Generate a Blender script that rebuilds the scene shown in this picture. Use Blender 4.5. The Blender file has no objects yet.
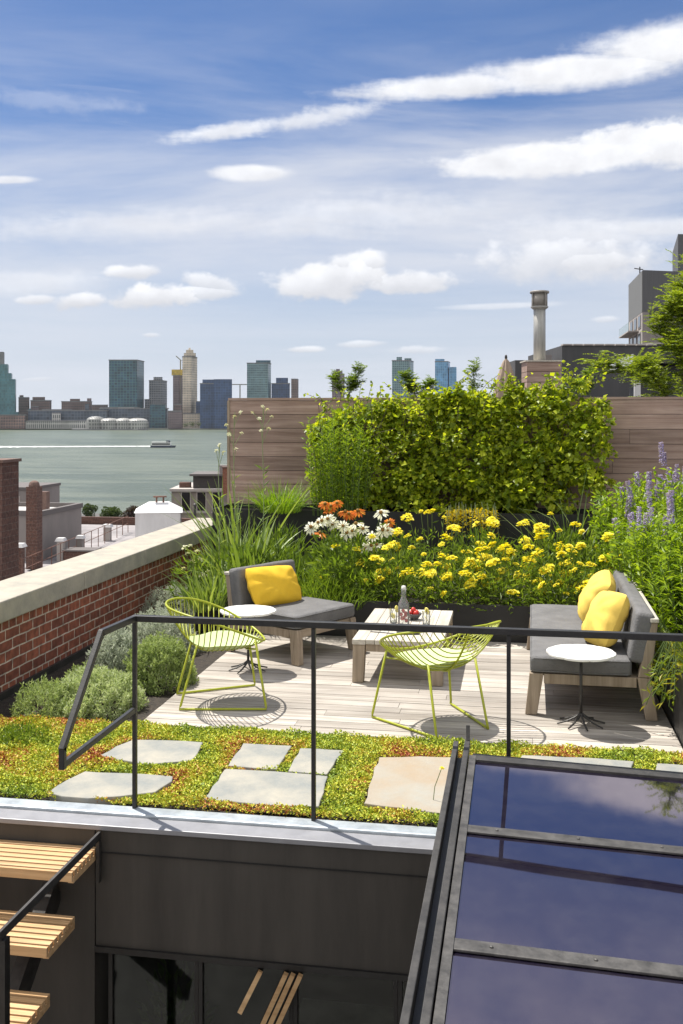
import bpy, math, random
import numpy as np
from math import sin, cos, pi, radians, sqrt, atan2, tan

random.seed(7)
RNG = np.random.default_rng(11)
SC = bpy.context.scene
COL = SC.collection

# ------------------------------------------------------------------ camera geometry used for surveying positions
FPX = 1016.0
YAW = radians(9.77)
EYE = 2.2
HOR = 415.0
SY, CY = sin(YAW), cos(YAW)


def ray(px, py):
    return (px - 341.5) / FPX, (HOR - py) / FPX


def at_depth(px, d, z=0.0):
    u = (px - 341.5) / FPX
    return (d * (u * CY - SY), d * (u * SY + CY), z)


def on_level(px, py, z=0.0):
    u, v = ray(px, py)
    return at_depth(px, (z - EYE) / v, z)


def height_at(py, d):
    return EYE + d * (HOR - py) / FPX


# ------------------------------------------------------------------ materials
MATS = {}


def nodes_of(m):
    m.use_nodes = True
    nt = m.node_tree
    return nt, nt.nodes, nt.links, nt.nodes['Principled BSDF']


def mat(name, col, rough=0.6, metal=0.0, var=0.0, scale=6.0, bump=0.0, bscale=40.0, spec=0.5, stretch=(1, 1, 1), col2=None, island=0.0,
        coat=0.0):
    if name in MATS:
        return MATS[name]
    m = bpy.data.materials.new(name)
    MATS[name] = m
    nt, N, L, B = nodes_of(m)
    B.inputs['Base Color'].default_value = (*col, 1)
    B.inputs['Roughness'].default_value = rough
    B.inputs['Metallic'].default_value = metal
    B.inputs['Specular IOR Level'].default_value = spec
    if coat:
        B.inputs['Coat Weight'].default_value = coat
    tc = N.new('ShaderNodeTexCoord')
    mp = N.new('ShaderNodeMapping')
    mp.inputs['Scale'].default_value = stretch
    L.new(tc.outputs['Object'], mp.inputs['Vector'])
    out = None
    if var > 0 or col2:
        nz = N.new('ShaderNodeTexNoise')
        nz.inputs['Scale'].default_value = scale
        nz.inputs['Detail'].default_value = 6
        nz.inputs['Roughness'].default_value = 0.65
        L.new(mp.outputs[0], nz.inputs['Vector'])
        cr = N.new('ShaderNodeValToRGB')
        a = col2 if col2 else tuple(c * (1 - var) for c in col)
        b = col if col2 else tuple(min(1, c * (1 + var)) for c in col)
        cr.color_ramp.elements[0].position = 0.35
        cr.color_ramp.elements[1].position = 0.65
        cr.color_ramp.elements[0].color = (*a, 1)
        cr.color_ramp.elements[1].color = (*b, 1)
        L.new(nz.outputs['Fac'], cr.inputs['Fac'])
        out = cr.outputs['Color']
        # roughness break-up
        mr = N.new('ShaderNodeMapRange')
        mr.inputs['To Min'].default_value = max(0.02, rough - 0.1)
        mr.inputs['To Max'].default_value = min(1, rough + 0.1)
        L.new(nz.outputs['Fac'], mr.inputs['Value'])
        L.new(mr.outputs[0], B.inputs['Roughness'])
    if island > 0:
        g = N.new('ShaderNodeNewGeometry')
        mr = N.new('ShaderNodeMapRange')
        mr.inputs['To Min'].default_value = 1 - island
        mr.inputs['To Max'].default_value = 1 + island
        L.new(g.outputs['Random Per Island'], mr.inputs['Value'])
        mx = N.new('ShaderNodeMix')
        mx.data_type = 'RGBA'
        mx.blend_type = 'MULTIPLY'
        mx.inputs['Factor'].default_value = 1
        if out:
            L.new(out, mx.inputs[6])
        else:
            mx.inputs[6].default_value = (*col, 1)
        L.new(mr.outputs[0], mx.inputs[7])
        out = mx.outputs[2]
    if out:
        L.new(out, B.inputs['Base Color'])
    if bump > 0:
        nb = N.new('ShaderNodeTexNoise')
        nb.inputs['Scale'].default_value = bscale
        nb.inputs['Detail'].default_value = 5
        L.new(mp.outputs[0], nb.inputs['Vector'])
        bp = N.new('ShaderNodeBump')
        bp.inputs['Strength'].default_value = bump
        bp.inputs['Distance'].default_value = 0.02
        L.new(nb.outputs['Fac'], bp.inputs['Height'])
        L.new(bp.outputs[0], B.inputs['Normal'])
    return m


def leaf_mat(name, cols, trans=0.35, rough=0.45, through=(1.5, 1.45, 0.5)):
    """per-leaf colour picked from a ramp, part of the light passes through"""
    if name in MATS:
        return MATS[name]
    m = bpy.data.materials.new(name)
    MATS[name] = m
    nt, N, L, B = nodes_of(m)
    g = N.new('ShaderNodeNewGeometry')
    cr = N.new('ShaderNodeValToRGB')
    el = cr.color_ramp.elements
    el[0].color = (*cols[0], 1)
    el[1].color = (*cols[-1], 1)
    for i, c in enumerate(cols[1:-1]):
        e = el.new((i + 1) / (len(cols) - 1))
        e.color = (*c, 1)
    L.new(g.outputs['Random Per Island'], cr.inputs['Fac'])
    L.new(cr.outputs[0], B.inputs['Base Color'])
    B.inputs['Roughness'].default_value = rough
    B.inputs['Specular IOR Level'].default_value = 0.35
    tr = N.new('ShaderNodeBsdfTranslucent')
    gm = N.new('ShaderNodeMix')
    gm.data_type = 'RGBA'
    gm.blend_type = 'MULTIPLY'
    gm.inputs['Factor'].default_value = 1
    gm.inputs[7].default_value = (*through, 1)
    L.new(cr.outputs[0], gm.inputs[6])
    L.new(gm.outputs[2], tr.inputs['Color'])
    ms = N.new('ShaderNodeMixShader')
    ms.inputs[0].default_value = trans
    L.new(B.outputs[0], ms.inputs[1])
    L.new(tr.outputs[0], ms.inputs[2])
    L.new(ms.outputs[0], N['Material Output'].inputs['Surface'])
    return m


def glass_pane_mat(name, tint=(0.8, 0.85, 0.85), ior=1.5):
    m = bpy.data.materials.new(name)
    nt, N, L, B = nodes_of(m)
    fr = N.new('ShaderNodeFresnel')
    fr.inputs['IOR'].default_value = ior
    gl = N.new('ShaderNodeBsdfGlossy')
    gl.inputs['Roughness'].default_value = 0.02
    tr = N.new('ShaderNodeBsdfTransparent')
    tr.inputs['Color'].default_value = (*tint, 1)
    ms = N.new('ShaderNodeMixShader')
    L.new(fr.outputs[0], ms.inputs[0])
    L.new(tr.outputs[0], ms.inputs[1])
    L.new(gl.outputs[0], ms.inputs[2])
    L.new(ms.outputs[0], N['Material Output'].inputs['Surface'])
    return m


def brick_mat(name, c1, c2, mortar, axis='yz', bw=0.23, bh=0.085):
    m = bpy.data.materials.new(name)
    nt, N, L, B = nodes_of(m)
    tc = N.new('ShaderNodeTexCoord')
    sp = N.new('ShaderNodeSeparateXYZ')
    L.new(tc.outputs['Object'], sp.inputs[0])
    cb = N.new('ShaderNodeCombineXYZ')
    if axis == 'yz':
        L.new(sp.outputs['Y'], cb.inputs['X'])
    elif axis == 'xz':
        L.new(sp.outputs['X'], cb.inputs['X'])
    else:
        ad = N.new('ShaderNodeMath')
        L.new(sp.outputs['X'], ad.inputs[0])
        L.new(sp.outputs['Y'], ad.inputs[1])
        L.new(ad.outputs[0], cb.inputs['X'])
    L.new(sp.outputs['Z'], cb.inputs['Y'])
    # a little wobble of the courses
    nz0 = N.new('ShaderNodeTexNoise')
    nz0.inputs['Scale'].default_value = 9
    L.new(tc.outputs['Object'], nz0.inputs['Vector'])
    va = N.new('ShaderNodeVectorMath')
    va.operation = 'MULTIPLY_ADD'
    L.new(nz0.outputs['Color'], va.inputs[0])
    va.inputs[1].default_value = (0.012, 0.012, 0)
    L.new(cb.outputs[0], va.inputs[2])
    bt = N.new('ShaderNodeTexBrick')
    bt.inputs['Scale'].default_value = 1
    bt.inputs['Brick Width'].default_value = bw
    bt.inputs['Row Height'].default_value = bh
    bt.inputs['Mortar Size'].default_value = 0.0065
    bt.inputs['Mortar Smooth'].default_value = 0.2
    bt.inputs['Bias'].default_value = -0.1
    bt.inputs['Color1'].default_value = (*c1, 1)
    bt.inputs['Color2'].default_value = (*c2, 1)
    bt.inputs['Mortar'].default_value = (*mortar, 1)
    bt.squash = 0.5
    bt.squash_frequency = 6
    L.new(va.outputs[0], bt.inputs['Vector'])
    nz = N.new('ShaderNodeTexNoise')
    nz.inputs['Scale'].default_value = 14
    nz.inputs['Detail'].default_value = 8
    L.new(tc.outputs['Object'], nz.inputs['Vector'])
    mr = N.new('ShaderNodeMapRange')
    mr.inputs['From Min'].default_value = 0.3
    mr.inputs['From Max'].default_value = 0.7
    mr.inputs['To Min'].default_value = 0.6
    mr.inputs['To Max'].default_value = 1.35
    L.new(nz.outputs['Fac'], mr.inputs['Value'])
    mx = N.new('ShaderNodeMix')
    mx.data_type = 'RGBA'
    mx.blend_type = 'MULTIPLY'
    mx.inputs['Factor'].default_value = 1
    L.new(bt.outputs['Color'], mx.inputs[6])
    L.new(mr.outputs[0], mx.inputs[7])
    L.new(mx.outputs[2], B.inputs['Base Color'])
    B.inputs['Roughness'].default_value = 0.85
    sub = N.new('ShaderNodeMath')
    sub.operation = 'MULTIPLY_ADD'
    L.new(bt.outputs['Fac'], sub.inputs[0])
    sub.inputs[1].default_value = -1
    L.new(nz.outputs['Fac'], sub.inputs[2])
    bp = N.new('ShaderNodeBump')
    bp.inputs['Strength'].default_value = 0.7
    bp.inputs['Distance'].default_value = 0.012
    L.new(sub.outputs[0], bp.inputs['Height'])
    L.new(bp.outputs[0], B.inputs['Normal'])
    return m


def wood_mat(name, dark, light, axis='x', island=0.2, rough=0.75, ring=1.0):
    m = bpy.data.materials.new(name)
    MATS[name] = m
    nt, N, L, B = nodes_of(m)
    tc = N.new('ShaderNodeTexCoord')
    g = N.new('ShaderNodeNewGeometry')
    off = N.new('ShaderNodeVectorMath')
    off.operation = 'MULTIPLY_ADD'
    L.new(g.outputs['Random Per Island'], off.inputs[0])
    off.inputs[1].default_value = (13.7, 7.3, 5.1)
    L.new(tc.outputs['Object'], off.inputs[2])
    mp = N.new('ShaderNodeMapping')
    s = {'x': (1.2, 26, 26), 'y': (26, 1.2, 26), 'z': (26, 26, 1.2)}[axis]
    mp.inputs['Scale'].default_value = tuple(v * ring for v in s)
    L.new(off.outputs[0], mp.inputs['Vector'])
    nz = N.new('ShaderNodeTexNoise')
    nz.inputs['Scale'].default_value = 1.0
    nz.inputs['Detail'].default_value = 7
    nz.inputs['Roughness'].default_value = 0.6
    nz.inputs['Distortion'].default_value = 0.6
    L.new(mp.outputs[0], nz.inputs['Vector'])
    cr = N.new('ShaderNodeValToRGB')
    cr.color_ramp.elements[0].position = 0.32
    cr.color_ramp.elements[1].position = 0.66
    cr.color_ramp.elements[0].color = (*dark, 1)
    cr.color_ramp.elements[1].color = (*light, 1)
    L.new(nz.outputs['Fac'], cr.inputs['Fac'])
    mr = N.new('ShaderNodeMapRange')
    mr.inputs['To Min'].default_value = 1 - island
    mr.inputs['To Max'].default_value = 1 + island
    L.new(g.outputs['Random Per Island'], mr.inputs['Value'])
    # broad weathering blotches
    nw = N.new('ShaderNodeTexNoise')
    nw.inputs['Scale'].default_value = 2.2
    nw.inputs['Detail'].default_value = 4
    L.new(tc.outputs['Object'], nw.inputs['Vector'])
    mw = N.new('ShaderNodeMapRange')
    mw.inputs['From Min'].default_value = 0.3
    mw.inputs['From Max'].default_value = 0.7
    mw.inputs['To Min'].default_value = 0.85
    mw.inputs['To Max'].default_value = 1.12
    L.new(nw.outputs['Fac'], mw.inputs['Value'])
    mm = N.new('ShaderNodeMath')
    mm.operation = 'MULTIPLY'
    L.new(mr.outputs[0], mm.inputs[0])
    L.new(mw.outputs[0], mm.inputs[1])
    mx = N.new('ShaderNodeMix')
    mx.data_type = 'RGBA'
    mx.blend_type = 'MULTIPLY'
    mx.inputs['Factor'].default_value = 1
    L.new(cr.outputs[0], mx.inputs[6])
    L.new(mm.outputs[0], mx.inputs[7])
    L.new(mx.outputs[2], B.inputs['Base Color'])
    B.inputs['Roughness'].default_value = rough
    B.inputs['Specular IOR Level'].default_value = 0.3
    bp = N.new('ShaderNodeBump')
    bp.inputs['Strength'].default_value = 0.35
    bp.inputs['Distance'].default_value = 0.004
    L.new(nz.outputs['Fac'], bp.inputs['Height'])
    L.new(bp.outputs[0], B.inputs['Normal'])
    return m


def facade_mat(name, wall, glass, fh=3.6, bw=2.4, band=0.35, mull=0.25, rough=0.35, var=0.25):
    """far facade: floors and bays, glass with random blinds"""
    wall = tuple(min(.8, v * 1.05) for v in wall)
    glass = tuple(min(.8, v * 1.05) for v in glass)
    m = bpy.data.materials.new(name)
    nt, N, L, B = nodes_of(m)
    tc = N.new('ShaderNodeTexCoord')
    sp = N.new('ShaderNodeSeparateXYZ')
    L.new(tc.outputs['Object'], sp.inputs[0])
    ad = N.new('ShaderNodeMath')
    L.new(sp.outputs['X'], ad.inputs[0])
    L.new(sp.outputs['Y'], ad.inputs[1])
    cb = N.new('ShaderNodeCombineXYZ')
    L.new(ad.outputs[0], cb.inputs['X'])
    L.new(sp.outputs['Z'], cb.inputs['Y'])
    bt = N.new('ShaderNodeTexBrick')
    bt.offset = 0
    bt.inputs['Scale'].default_value = 1
    bt.inputs['Brick Width'].default_value = bw
    bt.inputs['Row Height'].default_value = fh
    bt.inputs['Mortar Size'].default_value = band
    bt.inputs['Mortar Smooth'].default_value = 0.1
    bt.inputs['Color1'].default_value = (*[c * (1 - var) for c in glass], 1)
    bt.inputs['Color2'].default_value = (*[min(1, c * (1 + var)) for c in glass], 1)
    bt.inputs['Mortar'].default_value = (*wall, 1)
    L.new(cb.outputs[0], bt.inputs['Vector'])
    nz = N.new('ShaderNodeTexNoise')
    nz.inputs['Scale'].default_value = 0.05
    nz.inputs['Detail'].default_value = 3
    L.new(tc.outputs['Object'], nz.inputs['Vector'])
    mr = N.new('ShaderNodeMapRange')
    mr.inputs['From Min'].default_value = 0.3
    mr.inputs['From Max'].default_value = 0.7
    mr.inputs['To Min'].default_value = 0.7
    mr.inputs['To Max'].default_value = 1.3
    L.new(nz.outputs['Fac'], mr.inputs['Value'])
    mx = N.new('ShaderNodeMix')
    mx.data_type = 'RGBA'
    mx.blend_type = 'MULTIPLY'
    mx.inputs['Factor'].default_value = 1
    L.new(bt.outputs['Color'], mx.inputs[6])
    L.new(mr.outputs[0], mx.inputs[7])
    L.new(mx.outputs[2], B.inputs['Base Color'])
    B.inputs['Roughness'].default_value = rough
    return m


# ------------------------------------------------------------------ mesh building
class MB:
    def __init__(self):
        self.v, self.f = [], []

    def add(self, vs, fs):
        o = len(self.v)
        self.v += [tuple(p) for p in vs]
        self.f += [tuple(i + o for i in f) for f in fs]
        return self

    def box(self, x0, x1, y0, y1, z0, z1):
        return self.add([(x0, y0, z0), (x1, y0, z0), (x1, y1, z0), (x0, y1, z0), (x0, y0, z1), (x1, y0, z1), (x1, y1, z1), (x0, y1, z1)],
                        [(0, 3, 2, 1), (4, 5, 6, 7), (0, 1, 5, 4), (1, 2, 6, 5), (2, 3, 7, 6), (3, 0, 4, 7)])

    def bar(self, a, b, w, h, up=(0, 0, 1)):
        """rectangular bar from a to b; w across, h along up"""
        a, b, up = np.array(a, float), np.array(b, float), np.array(up, float)
        d = b - a
        d /= np.linalg.norm(d)
        s = np.cross(d, up)
        if np.linalg.norm(s) < 1e-6:
            s = np.cross(d, (0, 1, 0))
        s /= np.linalg.norm(s)
        n = np.cross(s, d)
        vs = []
        for p in (a, b):
            for i, j in ((-1, -1), (1, -1), (1, 1), (-1, 1)):
                vs.append(p + s * w / 2 * i + n * h / 2 * j)
        return self.add(vs, [(0, 1, 2, 3), (7, 6, 5, 4), (0, 4, 5, 1), (1, 5, 6, 2), (2, 6, 7, 3), (3, 7, 4, 0)])

    def taper(self, c0, s0, c1, s1):
        """four-sided tapered leg: bottom centre c0, size s0, top centre c1, size s1"""
        vs = []
        for c, s in ((c0, s0), (c1, s1)):
            for i, j in ((-1, -1), (1, -1), (1, 1), (-1, 1)):
                vs.append((c[0] + s[0] / 2 * i, c[1] + s[1] / 2 * j, c[2]))
        return self.add(vs, [(3, 2, 1, 0), (4, 5, 6, 7), (0, 1, 5, 4), (1, 2, 6, 5), (2, 3, 7, 6), (3, 0, 4, 7)])

    def tube(self, pts, r, n=8, closed=False, r2=None):
        P = [np.array(p, float) for p in pts]
        K = len(P)
        rs = [r if r2 is None else r + (r2 - r) * i / max(1, K - 1) for i in range(K)]
        vs = []
        prev = None
        for i in range(K):
            if closed:
                t = P[(i + 1) % K] - P[i - 1]
            else:
                t = P[min(K - 1, i + 1)] - P[max(0, i - 1)]
            t /= (np.linalg.norm(t) + 1e-9)
            if prev is None:
                q = np.array((0, 0, 1.0)) if abs(t[2]) < 0.9 else np.array((1.0, 0, 0))
            else:
                q = prev
            s = q - t * np.dot(q, t)
            s /= (np.linalg.norm(s) + 1e-9)
            prev = s
            w = np.cross(t, s)
            for k in range(n):
                a = 2 * pi * k / n
                vs.append(P[i] + (s * cos(a) + w * sin(a)) * rs[i])
        fs = []
        for i in range(K if closed else K - 1):
            j = (i + 1) % K
            for k in range(n):
                l = (k + 1) % n
                fs.append((i * n + k, i * n + l, j * n + l, j * n + k))
        if not closed:
            fs.append(tuple(range(n - 1, -1, -1)))
            fs.append(tuple((K - 1) * n + k for k in range(n)))
        return self.add(vs, fs)

    def lathe(self, prof, n=24, c=(0, 0, 0), cap=True):
        vs = []
        for r, z in prof:
            for k in range(n):
                a = 2 * pi * k / n
                vs.append((c[0] + r * cos(a), c[1] + r * sin(a), c[2] + z))
        fs = []
        for i in range(len(prof) - 1):
            for k in range(n):
                l = (k + 1) % n
                fs.append((i * n + k, i * n + l, (i + 1) * n + l, (i + 1) * n + k))
        if cap:
            fs.append(tuple(range(n - 1, -1, -1)))
            fs.append(tuple((len(prof) - 1) * n + k for k in range(n)))
        return self.add(vs, fs)

    def prism(self, poly, z0, z1):
        n = len(poly)
        a = sum(poly[i][0] * poly[(i + 1) % n][1] - poly[(i + 1) % n][0] * poly[i][1] for i in range(n))
        if a < 0:
            poly = list(reversed(poly))
        vs = [(p[0], p[1], z0) for p in poly] + [(p[0], p[1], z1) for p in poly]
        fs = [tuple(range(n - 1, -1, -1)), tuple(range(n, 2 * n))]
        fs += [(i, (i + 1) % n, n + (i + 1) % n, n + i) for i in range(n)]
        return self.add(vs, fs)

    def ball(self, c, r, n=8, m=6, sq=(1, 1, 1)):
        prof = []
        vs, fs = [], []
        vs.append((c[0], c[1], c[2] - r * sq[2]))
        for i in range(1, m):
            t = pi * i / m
            for k in range(n):
                a = 2 * pi * k / n
                vs.append((c[0] + r * sq[0] * sin(t) * cos(a), c[1] + r * sq[1] * sin(t) * sin(a), c[2] - r * sq[2] * cos(t)))
        vs.append((c[0], c[1], c[2] + r * sq[2]))
        for k in range(n):
            fs.append((0, 1 + (k + 1) % n, 1 + k))
            fs.append((len(vs) - 1, 1 + (m - 2) * n + k, 1 + (m - 2) * n + (k + 1) % n))
        for i in range(m - 2):
            for k in range(n):
                l = (k + 1) % n
                fs.append((1 + i * n + k, 1 + i * n + l, 1 + (i + 1) * n + l, 1 + (i + 1) * n + k))
        return self.add(vs, fs)

    def mesh(self, name, m, smooth=False):
        me = bpy.data.meshes.new(name)
        me.from_pydata(self.v, [], self.f)
        me.update()
        if m:
            me.materials.append(m)
        if smooth:
            me.polygons.foreach_set('use_smooth', [True] * len(me.polygons))
        return me

    def obj(self, name, m, parent=None, smooth=False, bevel=0.0, segs=2):
        return link(name, self.mesh(name, m, smooth), parent, bevel, segs)


def link(name, me, parent=None, bevel=0.0, segs=2):
    o = bpy.data.objects.new(name, me)
    COL.objects.link(o)
    if parent:
        o.parent = parent
    if bevel:
        b = o.modifiers.new('Bevel', 'BEVEL')
        b.width = bevel
        b.segments = segs
        b.limit_method = 'ANGLE'
        b.harden_normals = False
    return o


def tag(o, label, cat, group=None):
    o['label'] = label
    o['category'] = cat
    if group:
        o['group'] = group
    return o


def thing(name, label, cat, loc=(0, 0, 0), rz=0.0, group=None):
    o = bpy.data.objects.new(name, None)
    o.empty_display_size = 0.1
    COL.objects.link(o)
    o.location = loc
    o.rotation_euler = (0, 0, rz)
    return tag(o, label, cat, group)


def struct(o, kind='structure'):
    o['kind'] = kind
    return o


def dup(root, loc, rz, label, group=None):
    r = root.copy()
    COL.objects.link(r)
    r.location = loc
    r.rotation_euler = (0, 0, rz)
    r['label'] = label
    if group:
        r['group'] = group
    for ch in list(root.children):
        c = ch.copy()
        COL.objects.link(c)
        c.parent = r
        for g in list(ch.children):
            d = g.copy()
            COL.objects.link(d)
            d.parent = c
    return r


# ------------------------------------------------------------------ foliage builders (numpy)
def unit(a):
    return a / (np.linalg.norm(a, axis=1, keepdims=True) + 1e-9)


def np_mesh(name, V, F, m):
    me = bpy.data.meshes.new(name)
    me.from_pydata(V.tolist(), [], F.tolist())
    me.update()
    if m:
        me.materials.append(m)
    return me


def leaf_verts(P, A, L, W, up=0.6, fold=0.2, rng=RNG, wide=0.45, upv=(0, 0, 1.0)):
    """folded leaf per row: base P, axis A, length L, width W"""
    n = len(P)
    A = unit(A)
    R = unit(rng.normal(size=(n, 3)) * (1 - up) + np.array(upv) * up)
    S = unit(np.cross(A, R))
    Nn = np.cross(S, A)
    L = np.broadcast_to(np.asarray(L, float).reshape(-1, 1), (n, 1))
    W = np.broadcast_to(np.asarray(W, float).reshape(-1, 1), (n, 1))
    mid = P + A * L * wide
    V = np.empty((n, 4, 3))
    V[:, 0] = P
    V[:, 1] = mid + S * W / 2 + Nn * W * fold
    V[:, 2] = P + A * L - Nn * L * 0.12
    V[:, 3] = mid - S * W / 2 + Nn * W * fold
    b = (np.arange(n) * 4)[:, None]
    F = np.concatenate([b + np.array([[0, 1, 2]]), b + np.array([[0, 2, 3]])], 0)
    return V.reshape(-1, 3), F


def leaves(name, P, A, L, W, m, parent=None, **k):
    V, F = leaf_verts(np.asarray(P, float), np.asarray(A, float), L, W, **k)
    return link(name, np_mesh(name, V, F, m), parent)


def blades_verts(B, D, L, W, droop, nseg=5, rng=RNG, fold=0.0):
    """grass-like strips: base B, start direction D, length L, width W, droop = sideways+down bend"""
    n = len(B)
    D = unit(D)
    H = D.copy()
    H[:, 2] = 0
    H = unit(H + rng.normal(size=(n, 3)) * 0.15 * np.array((1, 1, 0)))
    S = unit(np.cross(H, np.tile((0, 0, 1.0), (n, 1))) + rng.normal(size=(n, 3)) * 0.35)
    L = np.broadcast_to(np.asarray(L, float).reshape(-1, 1), (n, 1))
    W = np.broadcast_to(np.asarray(W, float).reshape(-1, 1), (n, 1))
    dr = np.broadcast_to(np.asarray(droop, float).reshape(-1, 1), (n, 1))
    V = np.empty((n, 2 * nseg + 1, 3))
    for i in range(nseg):
        s = i / nseg
        c = B + D * L * s + (H * 0.6 - np.array((0, 0, 0.75))) * L * dr * s * s
        w = W * (0.55 + 0.9 * s) if s < 0.4 else W * (0.91 * (1 - s) / 0.6 + 0.05)
        V[:, 2 * i] = c + S * w / 2
        V[:, 2 * i + 1] = c - S * w / 2
    V[:, 2 * nseg] = B + D * L + (H * 0.6 - np.array((0, 0, 0.75))) * L * dr
    b = (np.arange(n) * (2 * nseg + 1))[:, None]
    Fq = [b + np.array([[2 * i, 2 * i + 1, 2 * i + 3, 2 * i + 2]]) for i in range(nseg - 1)]
    Ft = b + np.array([[2 * nseg - 2, 2 * nseg - 1, 2 * nseg]])
    return V.reshape(-1, 3), [list(map(int, r)) for q in Fq for r in q] + [list(map(int, r)) for r in Ft]


def blades(name, B, D, L, W, droop, m, parent=None, nseg=5):
    V, F = blades_verts(np.asarray(B, float), np.asarray(D, float), L, W, droop, nseg)
    me = bpy.data.meshes.new(name)
    me.from_pydata(V.tolist(), [], F)
    me.update()
    me.materials.append(m)
    return link(name, me, parent)


def sphere_dirs(n, rng=RNG):
    return unit(rng.normal(size=(n, 3)))


def clump_cloud(centers, radii, n_each, rng=RNG, squash=0.8, shell=0.65):
    """points on lumpy balls: returns positions and outward directions"""
    P, A = [], []
    for c, r, n in zip(centers, radii, n_each):
        d = sphere_dirs(n, rng)
        rr = r * (shell + (1 - shell) * rng.random((n, 1)) ** 0.5)
        P.append(np.asarray(c) + d * rr * np.array((1, 1, squash)))
        A.append(d)
    return np.concatenate(P), np.concatenate(A)


# ------------------------------------------------------------------ shared materials
M_black_metal = mat('black_painted_metal', (0.018, 0.017, 0.016), 0.45, 0.0, var=0.25, scale=18, bump=0.05, bscale=120)
M_planter = mat('black_planter_metal', (0.013, 0.013, 0.013), 0.5, 0.0, var=0.3, scale=5, bump=0.08, bscale=20)
M_grey_metal = mat('galvanised_metal', (0.40, 0.44, 0.47), 0.45, 0.4, var=0.18, scale=7, bump=0.05, bscale=25)
M_dark_steel = mat('dark_weathered_steel', (0.045, 0.042, 0.039), 0.55, 0.2, var=0.35, scale=12, bump=0.1, bscale=60)
M_frame_steel = mat('grey_weathered_aluminium', (0.07, 0.066, 0.062), 0.55, 0.2, var=0.4, scale=16, bump=0.1, bscale=70)
M_deck = wood_mat('weathered_deck_wood', (0.27, 0.235, 0.20), (0.48, 0.44, 0.39), 'x', 0.22, 0.8)
M_teak = wood_mat('greyed_teak', (0.24, 0.185, 0.13), (0.42, 0.34, 0.255), 'z', 0.1, 0.7)
M_teak_y = wood_mat('greyed_teak_rail', (0.24, 0.185, 0.13), (0.42, 0.34, 0.255), 'y', 0.1, 0.7)
M_teak_top = wood_mat('pale_teak_boards', (0.40, 0.36, 0.30), (0.60, 0.56, 0.49), 'y', 0.1, 0.7)
M_fence = wood_mat('brown_fence_boards', (0.25, 0.165, 0.13), (0.43, 0.315, 0.26), 'x', 0.22, 0.75, ring=0.7)
M_stair_wood = wood_mat('warm_stair_wood', (0.42, 0.25, 0.115), (0.66, 0.44, 0.235), 'x', 0.12, 0.55)
M_grey_fabric = mat('grey_fabric', (0.155, 0.152, 0.152), 0.95, var=0.14, scale=5, bump=0.35, bscale=70, spec=0.2)
M_yellow_fabric = mat('yellow_fabric', (0.80, 0.50, 0.04), 0.9, var=0.05, scale=9, bump=0.12, bscale=14, spec=0.2)
M_pale_yellow_fabric = mat('pale_yellow_fabric', (0.82, 0.57, 0.12), 0.9, var=0.05, scale=9, bump=0.12, bscale=14, spec=0.2)
M_lime = mat('lime_painted_steel', (0.36, 0.39, 0.022), 0.4, var=0.06, scale=30)
M_pad = mat('pale_lime_pad', (0.50, 0.60, 0.30), 0.8, var=0.05, scale=60, bump=0.1, bscale=200)
M_white = mat('white_enamel', (0.80, 0.79, 0.77), 0.35, var=0.04, scale=12)
M_stone = mat('bluestone', (0.37, 0.345, 0.285), 0.8, scale=2.6, col2=(0.20, 0.215, 0.21), bump=0.6, bscale=7)
M_stone_warm = mat('warm_bluestone', (0.33, 0.315, 0.27), 0.8, scale=2.0, col2=(0.33, 0.25, 0.165), bump=0.6, bscale=7)
M_cap_stone = mat('limestone_coping', (0.43, 0.385, 0.31), 0.85, scale=5, col2=(0.31, 0.29, 0.245), bump=0.35, bscale=30)
M_soil = mat('dark_soil', (0.035, 0.027, 0.02), 0.95, var=0.5, scale=30, bump=0.8, bscale=40)
M_wall_panel = mat('dark_bronze_panel', (0.050, 0.044, 0.037), 0.6, 0.0, var=0.26, scale=3.2, bump=0.06, bscale=9, stretch=(1.6, 1.6, .22))
M_brick = brick_mat('dark_red_brick', (0.19, 0.060, 0.038), (0.34, 0.105, 0.058), (0.56, 0.46, 0.38))
M_skylight = mat('dark_skylight_glass', (0.012, 0.013, 0.035), 0.025, spec=0.9)
_b = M_skylight.node_tree.nodes['Principled BSDF']
_b.inputs['IOR'].default_value = 2.15
_b.inputs['Base Color'].default_value = (0.010, 0.010, 0.028, 1)
_b.inputs['Specular Tint'].default_value = (1, .85, .97, 1)
_nt = M_skylight.node_tree
_tc = _nt.nodes.new('ShaderNodeTexCoord')
_n1 = _nt.nodes.new('ShaderNodeTexNoise')
_n1.inputs['Scale'].default_value = 1.1
_n1.inputs['Detail'].default_value = 1
_nt.links.new(_tc.outputs['Object'], _n1.inputs['Vector'])
_bp = _nt.nodes.new('ShaderNodeBump')
_bp.inputs['Strength'].default_value = .12
_bp.inputs['Distance'].default_value = .02
_nt.links.new(_n1.outputs['Fac'], _bp.inputs['Height'])
_nt.links.new(_bp.outputs[0], _b.inputs['Normal'])
_n2 = _nt.nodes.new('ShaderNodeTexNoise')
_n2.inputs['Scale'].default_value = 5
_n2.inputs['Detail'].default_value = 9
_n2.inputs['Roughness'].default_value = .7
_nt.links.new(_tc.outputs['Object'], _n2.inputs['Vector'])
_cr = _nt.nodes.new('ShaderNodeValToRGB')
_cr.color_ramp.elements[0].position = .45
_cr.color_ramp.elements[1].position = .8
_cr.color_ramp.elements[0].color = (.007, .0055, .014, 1)
_cr.color_ramp.elements[1].color = (.024, .022, .028, 1)
_nt.links.new(_n2.outputs['Fac'], _cr.inputs['Fac'])
_nt.links.new(_cr.outputs[0], _b.inputs['Base Color'])
M_pane = glass_pane_mat('clear_window_glass', (0.55, 0.6, 0.58), 1.5)
M_tumbler = glass_pane_mat('drinking_glass', (0.95, 0.97, 0.97), 1.5)
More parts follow.
